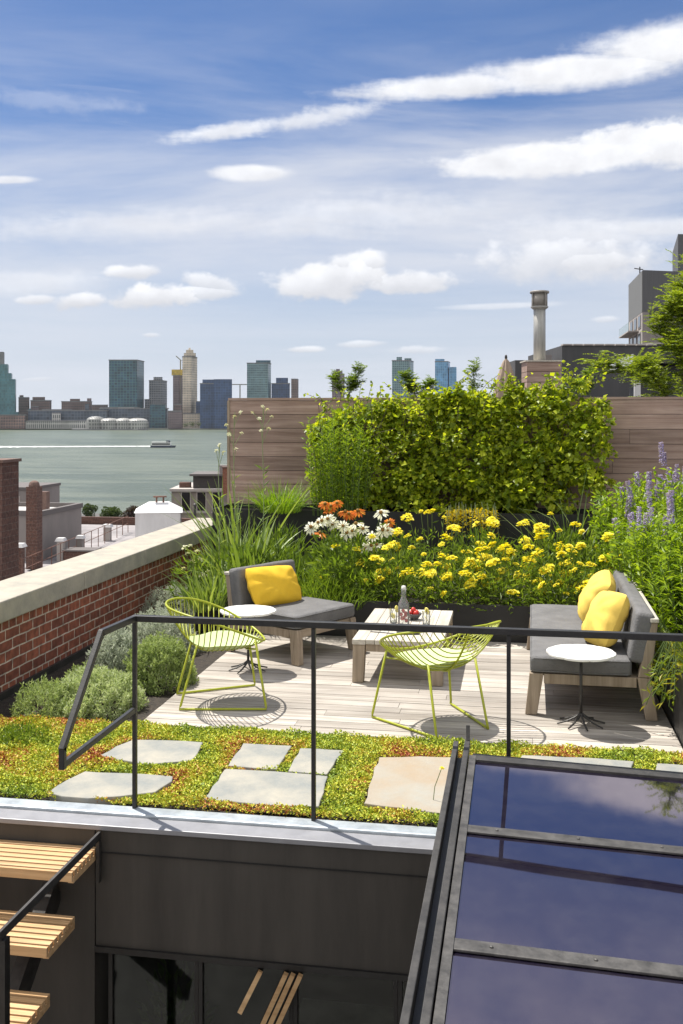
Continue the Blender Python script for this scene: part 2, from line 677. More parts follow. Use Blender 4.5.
_tn = M_tumbler.node_tree
_df = _tn.nodes.new('ShaderNodeBsdfDiffuse')
_df.inputs['Color'].default_value = (.85, .88, .88, 1)
_mx = _tn.nodes.new('ShaderNodeMixShader')
_mx.inputs[0].default_value = .13
_src = _tn.nodes['Material Output'].inputs['Surface'].links[0].from_socket
_tn.links.new(_src, _mx.inputs[1])
_tn.links.new(_df.outputs[0], _mx.inputs[2])
_tn.links.new(_mx.outputs[0], _tn.nodes['Material Output'].inputs['Surface'])

# ------------------------------------------------------------------ terrace setting
terrace = struct(MB().box(-4.40, 7.0, 5.405, 13.75, -0.5, -0.02).obj('terrace_roof', M_soil))
street = MB()
c = [at_depth(-5200, 232), at_depth(5400, 236), (2500, -900, 0), (-2500, -900, 0)]
c[0] = at_depth(-3000, 198)
c[1] = at_depth(3800, 190)
street.add([(p[0], p[1], -16.6) for p in c], [(0, 3, 2, 1)])
street.add([(c[0][0], c[0][1], -16.6), (c[1][0], c[1][1], -16.6), (c[1][0], c[1][1], -19), (c[0][0], c[0][1], -19)], [(0, 1, 2, 3)])
struct(street.obj('city_ground', mat('city_asphalt', (0.10, 0.095, 0.09), 0.9, var=0.35, scale=0.15, bump=0.2, bscale=2)))


def water_material():
    m = bpy.data.materials.new('river_water')
    nt, N, L, B = nodes_of(m)
    B.inputs['Base Color'].default_value = (0.125, 0.15, 0.118, 1)
    B.inputs['Roughness'].default_value = 0.32
    B.inputs['Specular IOR Level'].default_value = 0.16
    tc = N.new('ShaderNodeTexCoord')
    mp = N.new('ShaderNodeMapping')
    mp.inputs['Rotation'].default_value = (0, 0, -YAW)
    mp.inputs['Scale'].default_value = (0.06, 0.16, 0.1)
    L.new(tc.outputs['Object'], mp.inputs['Vector'])
    nz = N.new('ShaderNodeTexNoise')
    nz.inputs['Scale'].default_value = 1.0
    nz.inputs['Detail'].default_value = 9
    nz.inputs['Roughness'].default_value = 0.68
    L.new(mp.outputs[0], nz.inputs['Vector'])
    bp = N.new('ShaderNodeBump')
    bp.inputs['Strength'].default_value = 1.0
    bp.inputs['Distance'].default_value = 1.6
    L.new(nz.outputs['Fac'], bp.inputs['Height'])
    L.new(bp.outputs[0], B.inputs['Normal'])
    mp2 = N.new('ShaderNodeMapping')
    mp2.inputs['Rotation'].default_value = (0, 0, -YAW)
    mp2.inputs['Scale'].default_value = (0.012, 0.055, 0.02)
    L.new(tc.outputs['Object'], mp2.inputs['Vector'])
    n2 = N.new('ShaderNodeTexNoise')
    n2.inputs['Scale'].default_value = 1.0
    n2.inputs['Detail'].default_value = 8
    n2.inputs['Roughness'].default_value = 0.7
    L.new(mp2.outputs[0], n2.inputs['Vector'])
    cr = N.new('ShaderNodeValToRGB')
    cr.color_ramp.elements[0].position = 0.42
    cr.color_ramp.elements[1].position = 0.58
    cr.color_ramp.elements[0].color = (0.070, 0.092, 0.066, 1)
    cr.color_ramp.elements[1].color = (0.135, 0.155, 0.112, 1)
    L.new(n2.outputs['Fac'], cr.inputs['Fac'])
    L.new(cr.outputs[0], B.inputs['Base Color'])
    return m


WZ = -17.8
wm = MB()
wc = [at_depth(-3500, 150), at_depth(4200, 150), at_depth(4200, 1500), at_depth(-3500, 1500)]
wm.add([(p[0], p[1], WZ) for p in wc], [(0, 1, 2, 3)])
struct(wm.obj('river_water', water_material()))
lm = MB()
lc = [at_depth(-3500, 1366), at_depth(4200, 1420), at_depth(2500, 9000), at_depth(-1800, 9000)]
lm.add([(p[0], p[1], -16.2) for p in lc], [(0, 1, 2, 3)])
lm.add([(lc[0][0], lc[0][1], -16.2), (lc[0][0], lc[0][1], -19), (lc[1][0], lc[1][1], -19), (lc[1][0], lc[1][1], -16.2)], [(0, 1, 2, 3)])
struct(lm.obj('far_shore_ground', mat('far_shore', (0.13, 0.13, 0.11), 0.9, var=0.3, scale=0.02)))

# foam trail behind the ferry
fm = MB()
pts = []
K = 60
for i in range(K + 1):
    px = -60 + (151 + 60) * i / K
    w = 13 * (1 - 0.55 * i / K) * random.uniform(0.55, 1.25) + 2.5
    cdep = 20.0 * FPX / (447.3 - HOR - 0.9 * i / K)
    pts.append((at_depth(px, cdep - w), at_depth(px, cdep + w)))
fm.add([(p[0], p[1], WZ + 0.15) for ab in pts for p in ab], [(2 * i, 2 * i + 2, 2 * i + 3, 2 * i + 1) for i in range(K)])
struct(fm.obj('boat_wake', mat('water_foam', (0.62, 0.65, 0.62), 0.7, var=0.25, scale=0.08)), 'stuff')

# ------------------------------------------------------------------ far skyline
def haze_dist(px, d):
    return at_depth(px, d)


def tower_foot(px0, px1, d, depth, side=0.0):
    """footprint whose front runs px0..px1 at distance d; side>0 shows that many pixels of the right flank"""
    a = np.array(at_depth(px0, d)[:2])
    b = np.array(at_depth(px1 - abs(side) if side >= 0 else px1, d)[:2])
    if side < 0:
        a = np.array(at_depth(px0 + abs(side), d)[:2])
    if side >= 0:
        c2 = np.array(at_depth(px1, d + depth)[:2])
        e = a + (c2 - b)
        return [tuple(a), tuple(b), tuple(c2), tuple(e)]
    e = np.array(at_depth(px0, d + depth)[:2])
    c2 = b + (e - a)
    return [tuple(a), tuple(b), tuple(c2), tuple(e)]


def inset(poly, k):
    c = np.mean(np.array(poly), 0)
    return [tuple(c + (np.array(p) - c) * k) for p in poly]


BASE = -16.2


def far_block(name, label, px0, px1, top, d, facade, side=2.0, depth=30, group=None, crown=None, base=BASE, extras=()):
    """far building: body plus roof pieces; pieces are (name, px0, px1, top, material, depth offset)"""
    foot = tower_foot(px0, px1, d, depth, side)
    o = at_depth((px0 + px1) / 2, d, base)
    t = thing(name, label, 'building', o, 0, group)
    zt = height_at(top, d)
    MB().prism([(p[0] - o[0], p[1] - o[1]) for p in foot], 0, zt - base).obj('body', facade, t)
    MB().prism([(p[0] - o[0], p[1] - o[1]) for p in inset(foot, 1.03)], zt - base + 0.02, zt - base + 1.3).obj('parapet', M_far_roof, t)
    for (nm, a, b, tp, m, dd, dep) in extras:
        f2 = tower_foot(a, b, d + dd, dep, 0)
        zz = height_at(tp, d + dd)
        MB().prism([(p[0] - o[0], p[1] - o[1]) for p in f2], (zt - base + 1.32) if dd > 0 else 0, zz - base).obj(nm, m, t)
    return t


M_far_roof = mat('far_roof', (0.16, 0.16, 0.165), 0.8, var=0.2, scale=0.1)
F_teal = facade_mat('teal_glass_facade', (0.06, 0.15, 0.16), (0.035, 0.13, 0.155), 3.8, 3.0, 0.3)
F_dark_teal = facade_mat('dark_teal_facade', (0.05, 0.13, 0.14), (0.012, 0.05, 0.085), 3.8, 5.0, 0.45, var=0.5)
F_blue = facade_mat('dark_blue_facade', (0.035, 0.075, 0.16), (0.015, 0.04, 0.11), 3.6, 4.0, 0.35, var=0.3)
F_beige = facade_mat('beige_stone_facade', (0.56, 0.48, 0.38), (0.20, 0.18, 0.155), 3.4, 2.6, 0.75, rough=0.7)
F_grey = facade_mat('grey_banded_facade', (0.23, 0.23, 0.24), (0.055, 0.075, 0.10), 3.4, 3.6, 0.6, rough=0.6)
F_brown = facade_mat('brown_brick_facade', (0.145, 0.10, 0.088), (0.05, 0.05, 0.055), 3.6, 3.2, 0.85, rough=0.8)
F_mauve = facade_mat('mauve_concrete_facade', (0.18, 0.135, 0.14), (0.09, 0.075, 0.085), 3.4, 3.0, 0.6, rough=0.8)
F_pale = facade_mat('pale_arcade_facade', (0.42, 0.41, 0.39), (0.09, 0.10, 0.10), 6.5, 3.2, 0.75, rough=0.7)
F_low = facade_mat('low_glass_facade', (0.08, 0.10, 0.13), (0.035, 0.05, 0.075), 4.0, 5.0, 0.5, var=0.4)
F_skyblue = facade_mat('pale_blue_facade', (0.16, 0.32, 0.48), (0.08, 0.22, 0.40), 3.8, 3.4, 0.3)
F_green = facade_mat('green_grey_facade', (0.17, 0.26, 0.26), (0.045, 0.10, 0.13), 3.4, 3.4, 0.5)
F_red = facade_mat('red_brown_terminal_facade', (0.20, 0.13, 0.115), (0.07, 0.06, 0.06), 4.0, 4.0, 0.8, rough=0.8)
M_yellow_net = mat('yellow_safety_net', (0.50, 0.36, 0.06), 0.8, var=0.3, scale=0.3)
M_silver = mat('silver_cladding', (0.42, 0.42, 0.40), 0.45, 0.3, var=0.2, scale=0.2)

# stepped glass tower at the left edge
o = at_depth(0, 1400, BASE)
t = thing('skyscraper', 'teal glass tower with stepped setbacks at the left edge of the skyline', 'building', o)
for px1, top, nm, k in ((19.2, 412, 'lower_tier', 0), (16.2, 379, 'middle_tier', 1), (12.4, 373, 'upper_tier', 2), (8.8, 364, 'top_tier', 3), (4.5, 351.5, 'crown', 4)):
    f2 = tower_foot(-34 + k * 5, px1, 1400 + k * 1.5, 34 - k * 4, 1.0)
    MB().prism([(p[0] - o[0], p[1] - o[1]) for p in f2], 0 if k == 0 else height_at((412, 379, 373, 364)[k - 1], 1400) - BASE, height_at(top, 1400) - BASE).obj(nm, F_teal if k < 4 else M_far_roof, t)
far_block('terminal_building', 'long low red-brown terminal on the far waterfront at the left edge', -40, 25.5, 415.5, 1372, F_red, 0.5, 30)
far_block('brick_building', 'dark brick block just right of the stepped teal tower', 18.5, 29.5, 398, 1450, F_brown, 1, 24, extras=(('roof_house', 19.5, 23.5, 395.2, F_brown, 6, 10),))
far_block('brick_building', 'wide brown apartment block with a low roof house, left skyline', 30.5, 51.5, 401, 1445, F_brown, 1.5, 30, extras=(('roof_house', 32.5, 45, 397, F_brown, 6, 14),))
far_block('brick_building', 'dark brown block with a short tower at its right end', 61.5, 92, 402, 1460, F_brown, 1.5, 30, extras=(('roof_house', 70, 80, 398.8, F_brown, 6, 12), ('stair_tower', 87, 91.5, 398.3, F_mauve, 6, 8)))
far_block('office_building', 'long low dark glass office block behind the white arcade', 28, 108, 411, 1410, F_low, 1, 30, extras=(('roof_plant', 42, 72, 409.2, M_far_roof, 6, 12), ('glass_stair', 28.5, 31, 408.5, F_dark_teal, 6, 8), ('glass_tower', 85, 89, 404, F_low, 6, 8)))
far_block('arcade_building', 'long white arcaded pier shed on the far waterfront', 25.6, 88, 421.5, 1374, F_pale, 0.5, 20)
far_block('office_building', 'low banded dark office block behind the silver domed sheds', 100, 168, 409, 1425, F_low, 1, 26, extras=(('roof_plant', 100, 140, 407, M_far_roof, 6, 12), ('white_roof', 118, 134, 407.6, M_silver, 4, 6)))
far_block('glass_tower', 'broad dark teal glass tower with flat roof', 109, 144, 360.5, 1440, F_dark_teal, 7, 40, extras=())
far_block('apartment_tower', 'grey twin-shouldered apartment tower between the teal and beige towers', 149, 167, 381, 1480, F_grey, 5, 30, extras=(('upper_block', 153.5, 162.5, 377, F_grey, 4, 16),))
tc_ = far_block('unfinished_tower', 'mauve unfinished tower topped with yellow safety netting', 173, 182.5, 376, 1470, F_mauve, 3, 18, extras=(('safety_net', 171.6, 182.5, 369.5, M_yellow_net, 3, 14),))
# tall beige tower with setback crown
far_block('stone_tower', 'tallest beige stone tower with a stepped pointed top', 182.4, 197.2, 357, 1455, F_beige, 6, 24, extras=(('shoulder', 183.8, 195.8, 353, F_beige, 4, 16), ('crown', 186.0, 193.4, 349.8, F_beige, 7, 10), ('finial', 188.6, 190.6, 347.9, F_beige, 10, 4)))
far_block('concrete_block', 'plain grey concrete block below the unfinished tower', 168, 182.5, 411.5, 1385, F_mauve, 0.5, 18)
far_block('glass_tower', 'dark blue glass tower in two joined slabs beside the fence end', 200, 216, 384, 1400, F_blue, 0.5, 30, extras=(('right_slab', 213.8, 232, 379.2, F_blue, -6, 28), ('top_screen', 202.5, 216, 379.5, F_blue, 4, 16)))
far_block('glass_tower', 'pale teal checkered glass tower above the left of the fence', 247, 271, 363.5, 1480, F_green, 3, 26, extras=(('upper_block', 256, 270.6, 360.3, F_dark_teal, 3, 16),))
far_block('apartment_tower', 'dark blue apartment slab just right of the checkered tower', 271.5, 290, 384, 1500, F_blue, 0.5, 24, extras=(('middle_block', 276, 288, 377.8, F_blue, 4, 12),))
far_block('apartment_tower', 'slim maroon apartment tower with a lit white corner', 291.2, 298.5, 379.5, 1490, F_brown, 1.5, 20)
far_block('stone_tower', 'small grey brown tower with a domed cap above the fence', 332, 344.5, 374, 1500, F_mauve, 3, 22, extras=(('cap_tier', 333.5, 342.5, 371, F_mauve, 4, 14), ('dome_lantern', 336, 339.8, 369, F_mauve, 7, 6)))
far_block('apartment_tower', 'green grey residential tower with a notched top above the hedge', 392, 413.5, 361, 1500, F_green, 4, 30, extras=(('left_head', 396.5, 402, 357, F_green, 4, 16), ('right_head', 404.5, 411.5, 358.2, F_green, 4, 16)))
far_block('glass_tower', 'pale blue glass tower with a sloping lower annex, right of the notched tower', 435, 450, 362, 1500, F_skyblue, 2, 26, extras=(('sloped_head', 435.2, 444.5, 359.0, F_skyblue, 3, 12), ('annex', 449, 456.5, 367, F_skyblue, -3, 22)))
far_block('low_building', 'brown low block behind the trees at the foot of the beige tower', 183, 200, 414, 1430, F_beige, 0.5, 20)

for nm, lab, a, b, tp_, d, fc in (('low_building', 'small pale block left of the domed pavilion roofs', 52, 61, 413.5, 1400, F_pale),
                                  ('low_building', 'small dark block beside the glass stair of the long office', 31.5, 39, 407, 1440, F_mauve),
                                  ('low_building', 'low grey block filling the gap right of the broad teal tower', 144.5, 150, 400, 1470, F_grey),
                                  ('low_building', 'low teal glass block at the foot of the grey twin tower', 150, 166, 404.5, 1420, F_dark_teal),
                                  ('low_building', 'narrow maroon block between unfinished tower and beige tower base', 174, 182, 405, 1430, F_red),
                                  ('low_building', 'low blue block peeking between beige tower and dark blue slabs', 196, 201, 402, 1450, F_blue),
                                  ('low_building', 'low brown block directly left of the broad teal tower', 92, 108, 405.5, 1450, F_brown)):
    far_block(nm, lab, a, b, tp_, d, fc, .5, 16)

# silver domed sheds on a pier
o = at_depth(116, 1345, -17.0)
t = thing('domed_pavilion', 'silver barrel-roofed pavilion on a pier at the far waterfront', 'building', o)
for i, (a, b) in enumerate(((88.5, 103), (101, 118), (116, 131), (129, 146))):
    w = (b - a) / FPX * 1345 * 1.3
    cx = at_depth((a + b) / 2, 1352)
    mbx = MB()
    prof = [(w / 2, 0), (w / 2, 9), (w * 0.47, 11.5), (w * 0.38, 13.6), (w * 0.2, 15.0), (0.3, 15.4)]
    if i == 0:
        prof = [(r, z + (2.2 if z > 11 else 0)) for r, z in prof]
    mbx.lathe(prof, 20, (cx[0] - o[0], cx[1] - o[1], 0))
    mbx.obj('barrel_hall', facade_mat('pavilion_facade', (0.30, 0.295, 0.28), (0.10, 0.105, 0.10), 4.5, 4.0, 0.9, rough=0.5) if i == 0 else bpy.data.materials['pavilion_facade'], t, smooth=False)
pf = [at_depth(72, 1338), at_depth(148, 1338), at_depth(148, 1368), at_depth(72, 1368)]
MB().prism([(p[0] - o[0], p[1] - o[1]) for p in pf], -3, 0.8).obj('pier', M_far_roof, t)

# construction cranes
def crane(label, px, top, d, jib0, jib1, tilt=0.0):
    o = at_depth(px, d, BASE)
    t = thing('tower_crane', label, 'crane', o, YAW)
    z = height_at(top, d) - BASE
    MB().box(-0.8, 0.8, -0.8, 0.8, 0, z).obj('mast', M_crane, t)
    MB().bar((jib0 / FPX * d, 0, z - tilt * jib0 / FPX * d), (jib1 / FPX * d, 0, z - tilt * jib1 / FPX * d), 1.2, 1.4).obj('jib', M_crane, t)
    return t


M_crane = mat('crane_steel', (0.28, 0.27, 0.22), 0.6)
crane('pale tower crane standing between the blue slabs and the checkered tower', 240, 384.5, 1520, -8, 8)
crane('crane with raised jib on top of the unfinished tower', 180.5, 360, 1475, -4.5, 1, 0.9)

# far waterfront trees
LM_far = leaf_mat('far_foliage', [(0.05, 0.075, 0.02), (0.08, 0.11, 0.03), (0.10, 0.13, 0.045)], 0.2)
M_bark = mat('bark', (0.10, 0.075, 0.055), 0.9, var=0.3, scale=8, bump=0.5, bscale=20)


def small_tree(label, px, d, base, top, wpx, lm, group=None, n=500, name='tree', leaf=None):
    o = at_depth(px, d, base)
    h = height_at(top, d) - base
    w = wpx / FPX * d
    t = thing(name, label, 'tree', o, random.uniform(0, 6), group)
    tr = MB()
    tr.tube([(0, 0, 0), (0.02 * h, 0, h * 0.3), (0, 0.02 * h, h * 0.75)], h * 0.03, 6, r2=h * 0.012)
    for k in range(5):
        a = k * 1.3
        tr.tube([(0, 0, h * 0.32), (cos(a) * w * 0.3, sin(a) * w * 0.3, h * (0.55 + 0.06 * k))], h * 0.012, 5, r2=h * 0.005)
    tr.obj('trunk', M_bark, t)
    cs, rs, ns = [], [], []
    for k in range(11):
        a = random.uniform(0, 2 * pi)
        r = w * 0.32 * sqrt(random.random())
        cs.append((cos(a) * r, sin(a) * r, h * random.uniform(0.42, 0.84)))
        rs.append(w * random.uniform(0.12, 0.24))
        ns.append(n // 11)
    P, A = clump_cloud(cs, rs, ns)
    lf = leaf or w * 0.09
    leaves('crown', P, A + RNG.normal(size=A.shape) * 0.5, lf * (0.7 + 0.6 * RNG.random(len(P))), lf * 0.7, lm, t)
    return t


for i, (px, d, top, w, lab) in enumerate(((186, 1376, 422, 7, 'far shore tree at the left foot of the beige tower'),
                                         (192, 1374, 420.5, 8, 'widest far shore tree below the beige tower'),
                                         (198.5, 1376, 421.5, 6, 'far shore tree beside the dark blue slabs'))):
    small_tree(lab, px, d, BASE, top, w, LM_far, 'trees on the far waterfront', 330)

# ferry
FD = 20.0 * FPX / (447.6 - HOR)
o = at_depth(163.5, FD, WZ)
t = thing('ferry_boat', 'white and navy ferry trailing a long wake on the river', 'boat', o, YAW)
Lf = 25.0 / FPX * FD
hull = MB()
hp = []
for z, k in ((-0.6, 0.9), (1.3, 1.0)):
    for x, y in ((-0.5, -0.14), (0.3, -0.14), (0.5 * k, -0.0), (0.3, 0.14), (-0.5, 0.14)):
        hp.append((x * Lf, y * Lf, z))
hull.add(hp, [(4, 3, 2, 1, 0), (5, 6, 7, 8, 9)] + [(i, (i + 1) % 5, 5 + (i + 1) % 5, 5 + i) for i in range(5)])
hull.obj('hull', mat('navy_hull', (0.03, 0.04, 0.07), 0.4), t)
MB().box(-0.46 * Lf, 0.3 * Lf, -0.12 * Lf, 0.12 * Lf, 1.3, 3.1).obj('lower_cabin', mat('boat_white', (0.75, 0.75, 0.73), 0.4), t)
MB().box(-0.44 * Lf, 0.28 * Lf, -0.122 * Lf, 0.122 * Lf, 1.75, 2.7).obj('window_band', mat('boat_glass', (0.02, 0.025, 0.03), 0.15), t)
MB().box(-0.46 * Lf, 0.22 * Lf, -0.12 * Lf, 0.12 * Lf, 3.7, 3.85).obj('deck_awning', MATS['boat_white'], t)
mbp = MB()
for k in range(7):
    for s in (-1, 1):
        x = -0.44 * Lf + k * 0.105 * Lf
        mbp.box(x, x + 0.12, s * 0.115 * Lf - 0.06, s * 0.115 * Lf + 0.06, 3.1, 3.7)
mbp.obj('awning_posts', MATS['boat_white'], t)
MB().box(0.12 * Lf, 0.26 * Lf, -0.07 * Lf, 0.07 * Lf, 3.1, 4.4).obj('wheelhouse', MATS['navy_hull'], t)

# ------------------------------------------------------------------ neighbouring roofs (left)
M_grey_render = mat('grey_stucco', (0.27, 0.24, 0.225), 0.9, scale=0.5, col2=(0.20, 0.18, 0.17), bump=0.2, bscale=12, stretch=(1, 1, 0.35))
M_pale_render = mat('pale_stucco', (0.42, 0.38, 0.35), 0.9, var=0.12, scale=1.2)
M_roof_white = mat('white_roof_membrane', (0.52, 0.50, 0.48), 0.85, var=0.2, scale=0.7)
M_roof_grey = mat('grey_roof_membrane', (0.27, 0.25, 0.25), 0.9, var=0.3, scale=0.5)
M_brick_far = brick_mat('brown_stack_brick', (0.10, 0.05, 0.038), (0.14, 0.07, 0.05), (0.16, 0.12, 0.10), 'xy', 0.4, 0.15)
M_pot = mat('terracotta_pot', (0.16, 0.10, 0.08), 0.85, var=0.2, scale=5)
M_white_block = mat('white_painted_block', (0.62, 0.61, 0.60), 0.85, var=0.1, scale=1.5, stretch=(1, 1, 0.3))

# brick chimney at the left edge
o = on_level(-6, 560, -1.2)
o = at_depth(-6, 24, -5.0)
t = thing('chimney_stack', 'tall dark brick chimney stack at the left edge beyond the parapet', 'chimney', o)
MB().box(-0.42, 0.42, -0.4, 0.4, 0, height_at(462, 24) + 5.0).obj('stack', M_brick_far, t)
ct = MB()
ct.box(-0.47, 0.47, -0.45, 0.45, height_at(462, 24) + 5.002, height_at(459, 24) + 5.0)
ct.obj('cap', M_pot, t)
MB().lathe([(0.11, 0), (0.12, 0.02), (0.09, 0.3), (0.10, 0.34), (0.07, 0.36)], 12, (-0.05, 0, height_at(459, 24) + 5.002)).obj('chimney_pot', M_pot, t)

# grey stucco building
z0 = -2.5
A0 = on_level(40, 511, z0)
B0 = on_level(83, 503, z0)
xw = (A0[0] + B0[0]) / 2
o = (xw, A0[1], -16.6)
t = thing('stucco_building', 'grey stucco party-wall building with a pale flat roof beyond the brick parapet', 'building', o)
yl = B0[1] - A0[1]
MB().box(-9, 0, 0, yl, 0, z0 + 16.6 - 0.25).obj('wall', M_grey_render, t)
MB().box(-8.8, -0.2, 0.2, yl - 0.2, z0 + 16.6 - 0.248, z0 + 16.6 - 0.22).obj('roof', M_roof_white, t)
pr = MB()
pr.box(-9, 0.06, -0.06, 0.2, z0 + 16.6 - 0.249, z0 + 16.6)
pr.box(-0.2, 0.06, 0.202, yl - 0.202, z0 + 16.6 - 0.249, z0 + 16.6)
pr.box(-9, 0.06, yl - 0.2, yl + 0.06, z0 + 16.6 - 0.249, z0 + 16.6)
pr.obj('parapet', mat('dark_coping', (0.13, 0.115, 0.11), 0.8), t)
# roof vent
vx, vy = -1.1, yl * 0.55
v = MB().box(vx - 0.2, vx + 0.2, vy - 0.2, vy + 0.2, z0 + 16.6 - 0.22, z0 + 16.6 + 0.75)
v.obj('roof_vent', M_pot, t)
# pale higher part to the left
o2 = at_depth(20, 58, -16.6)
t2 = thing('stucco_building', 'taller pale stucco wall between two brick chimneys', 'building', o2)
hh = height_at(490, 58) + 16.6
MB().box(-5, 0.52, 0, 4, 0, hh).obj('wall', M_grey_render, t2)
MB().box(-2.2, -0.0, -0.03, 0.0, hh - 5.9, hh - 0.35).obj('light_panel', M_pale_render, t2)
MB().box(-5.05, 0.58, -0.08, 4.05, hh + 0.002, hh + 0.16).obj('coping', MATS['dark_coping'], t2)
# brick chimney in front of the grey wall
dch = 47
o = at_depth(34.2, dch, -4.9)
t = thing('chimney_stack', 'slim brown brick chimney with rounded top against the grey stucco wall', 'chimney', o)
hc = height_at(486.5, dch) + 4.9
MB().box(-0.27, 0.27, -0.27, 0.27, 0, hc).obj('stack', M_brick_far, t)
MB().lathe([(0.24, 0), (0.25, 0.08), (0.2, 0.2), (0.1, 0.27), (0.02, 0.28)], 14, (0, 0, hc + 0.002)).obj('cap', M_pot, t)

# lower roofs toward the river
o = (-30, 20, -16.6)
t = thing('neighbour_building', 'low neighbouring building with grey roof behind the brick parapet', 'building', o)
MB().box(-20, 21.5, -30, 43, 0, 11.6).obj('wall', M_brick_far, t)
MB().box(-19.8, 21.3, -29.8, 42.8, 11.602, 11.63).obj('roof', M_roof_grey, t)
pr = MB()
pr.box(-20, 21.5, 43.0, 43.3, 11.0, 12.1)
pr.obj('rear_parapet', M_brick_far, t)


def roof_pillar(label, px, base, top, d, w, m, cap=True):
    o = at_depth(px, d, -5.0)
    t = thing('roof_pillar', label, 'pillar', o, 0.1)
    h = height_at(top, d) + 5.0
    ww = w / FPX * d
    MB().box(-ww / 2, ww / 2, -ww / 2, ww / 2, 0, h).obj('shaft', m, t)
    if cap:
        MB().taper((0, 0, h + 0.002), (ww * 1.5, ww * 1.5), (0, 0, h + 0.16), (ww * 1.1, ww * 1.1)).obj('cap', M_white_block, t)


roof_pillar('square brick pillar with pale cap, nearest roof pillar at the left', 19, 575, 547, 44, 8.5, M_brick_far)
roof_pillar('pale metal duct standing at the left end of the roof railing', 10, 580, 544, 43, 5, M_grey_render, False)
roof_pillar('white capped pillar in the middle of the roof railing', 61, 557, 541, 50, 6.5, M_pale_render)
roof_pillar('slim grey capped pillar before the stucco wall corner', 80.5, 553, 538.5, 51, 5.5, M_grey_render)
roof_pillar('white capped pillar at the river end of the roof railing', 107.5, 545, 527, 58, 6.5, M_pale_render)
rb = thing('roof_hatch', 'dark brick roof hatch beside the slim grey pillar', 'hatch', at_depth(79, 50, -5.0), 0.1)
MB().box(-0.6, 0.9, -0.5, 0.5, 0, 0.55).obj('box', M_brick_far, rb)
MB().box(-0.66, 0.96, -0.56, 0.56, 0.552, 0.62).obj('lid', MATS['dark_coping'], rb)
# roof railing
r0 = np.array(at_depth(22, 43.5)[:2])
r1 = np.array(at_depth(128, 62)[:2])
t = thing('roof_railing', 'thin rusty railing along the neighbouring roof', 'railing', (r0[0], r0[1], -4.97))
dv = r1 - r0
mrust = mat('rusty_iron', (0.17, 0.085, 0.06), 0.8, var=0.3, scale=4)
for k in range(15):
    q = dv * k / 14
    MB().tube([(q[0], q[1], 0), (q[0], q[1], 1.0)], 0.022, 6).obj('post', mrust, t)
for z in (0.55, 1.0):
    MB().tube([(0, 0, z), (dv[0], dv[1], z)], 0.018, 6).obj('rail', mrust, t)
# brown garden wall toward the trees
t = thing('boundary_wall', 'low brown brick wall below the riverside trees', 'wall', at_depth(84, 72, -16.6), YAW)
MB().box(0, 3.4, 0, 0.4, 0, height_at(528, 72) + 16.6).obj('wall', M_brick_far, t)
MB().box(-0.05, 3.45, -0.05, 0.45, height_at(528, 72) + 16.602, height_at(527, 72) + 16.6).obj('coping', M_grey_render, t)

# white rooftop bulkhead
dw = 46.0
o = at_depth(181.5, dw, -5.0)
t = thing('roof_bulkhead', 'white painted rooftop bulkhead with shallow hipped roof behind the parapet', 'rooftop structure', o, YAW + radians(9))
wl = 45.5 / FPX * dw
hz = height_at(512.5, dw) + 5.0
MB().box(-wl, 0, 0, 2.2, 0, hz).obj('wall', M_white_block, t)
rf = MB()
rf.add([(-wl - .05, -.05, hz + .004), (.05, -.05, hz + .004), (.05, 2.25, hz + .004), (-wl - .05, 2.25, hz + .004), (-wl * .72, 1.1, hz + .42), (-wl * .28, 1.1, hz + .42)],
       [(0, 1, 5, 4), (1, 2, 5), (2, 3, 4, 5), (3, 0, 4), (3, 2, 1, 0)])
rf.obj('hipped_roof', mat('white_roof_paint', (0.74, 0.74, 0.74), 0.8), t)
v = MB()
v.tube([(-wl * .55, 1.0, hz + .4), (-wl * .55, 1.0, hz + .62)], .04, 6)
v.tube([(-wl * .40, 1.0, hz + .4), (-wl * .40, 1.0, hz + .62)], .04, 6)
v.box(-wl * .62, -wl * .33, .9, 1.1, hz + .62, hz + .68)
v.obj('vent', mrust, t)
MB().bar((-.02, -.03, 0), (-.02, -.03, hz - .02), .05, .05).obj('downpipe', MATS['dark_coping'], t)
# small parts by the bulkhead
t = thing('vent_pipe', 'thin dark vent pipe right of the white bulkhead', 'pipe', at_depth(195, 47, -5))
MB().tube([(0, 0, 0), (0, 0, height_at(506, 47) + 5)], 0.06, 8).obj('pipe', M_dark_steel, t)
MB().lathe([(0.09, 0), (0.09, .08), (.02, .12)], 10, (0, 0, height_at(506, 47) + 5.002)).obj('cap', M_dark_steel, t)

# tan building with sash windows
dt = 95.0
o = at_depth(171.5, dt, -16.6)
t = thing('stone_building', 'tan stone building with dark sash windows between bulkhead and fence', 'building', o, YAW)
wt = 75 / FPX * dt
ht = height_at(491.5, dt) + 16.6
M_tan = mat('tan_stone', (0.30, 0.265, 0.23), 0.9, scale=0.8, col2=(0.22, 0.185, 0.16), bump=0.3, bscale=4)
MB().box(0, wt, 0, 9, 0, ht).obj('wall', M_tan, t)
MB().box(-.15, wt + .15, -.18, 9.1, ht + .002, ht + .25).obj('cornice', M_pale_render, t)
for k, px in enumerate((186, 201.5, 217, 232)):
    x = (px - 171.5) / FPX * dt
    w2 = 0.38
    for row in (0, 1):
        zc = height_at(501.5, dt) + 16.6 - row * 3.0
        w = MB().box(x - w2 - .08, x + w2 + .08, -.06, -.003, zc - .95, zc + .95).obj('window', M_pale_render, t)
        MB().box(x - w2, x + w2, -.075, -.062, zc - .85, zc + .85).obj('pane', mat('dark_window', (0.02, 0.02, 0.022), 0.15), w)
        MB().box(x - w2 - .15, x + w2 + .15, -.16, -.062, zc - 1.08, zc - .952).obj('sill', M_pale_render, w)
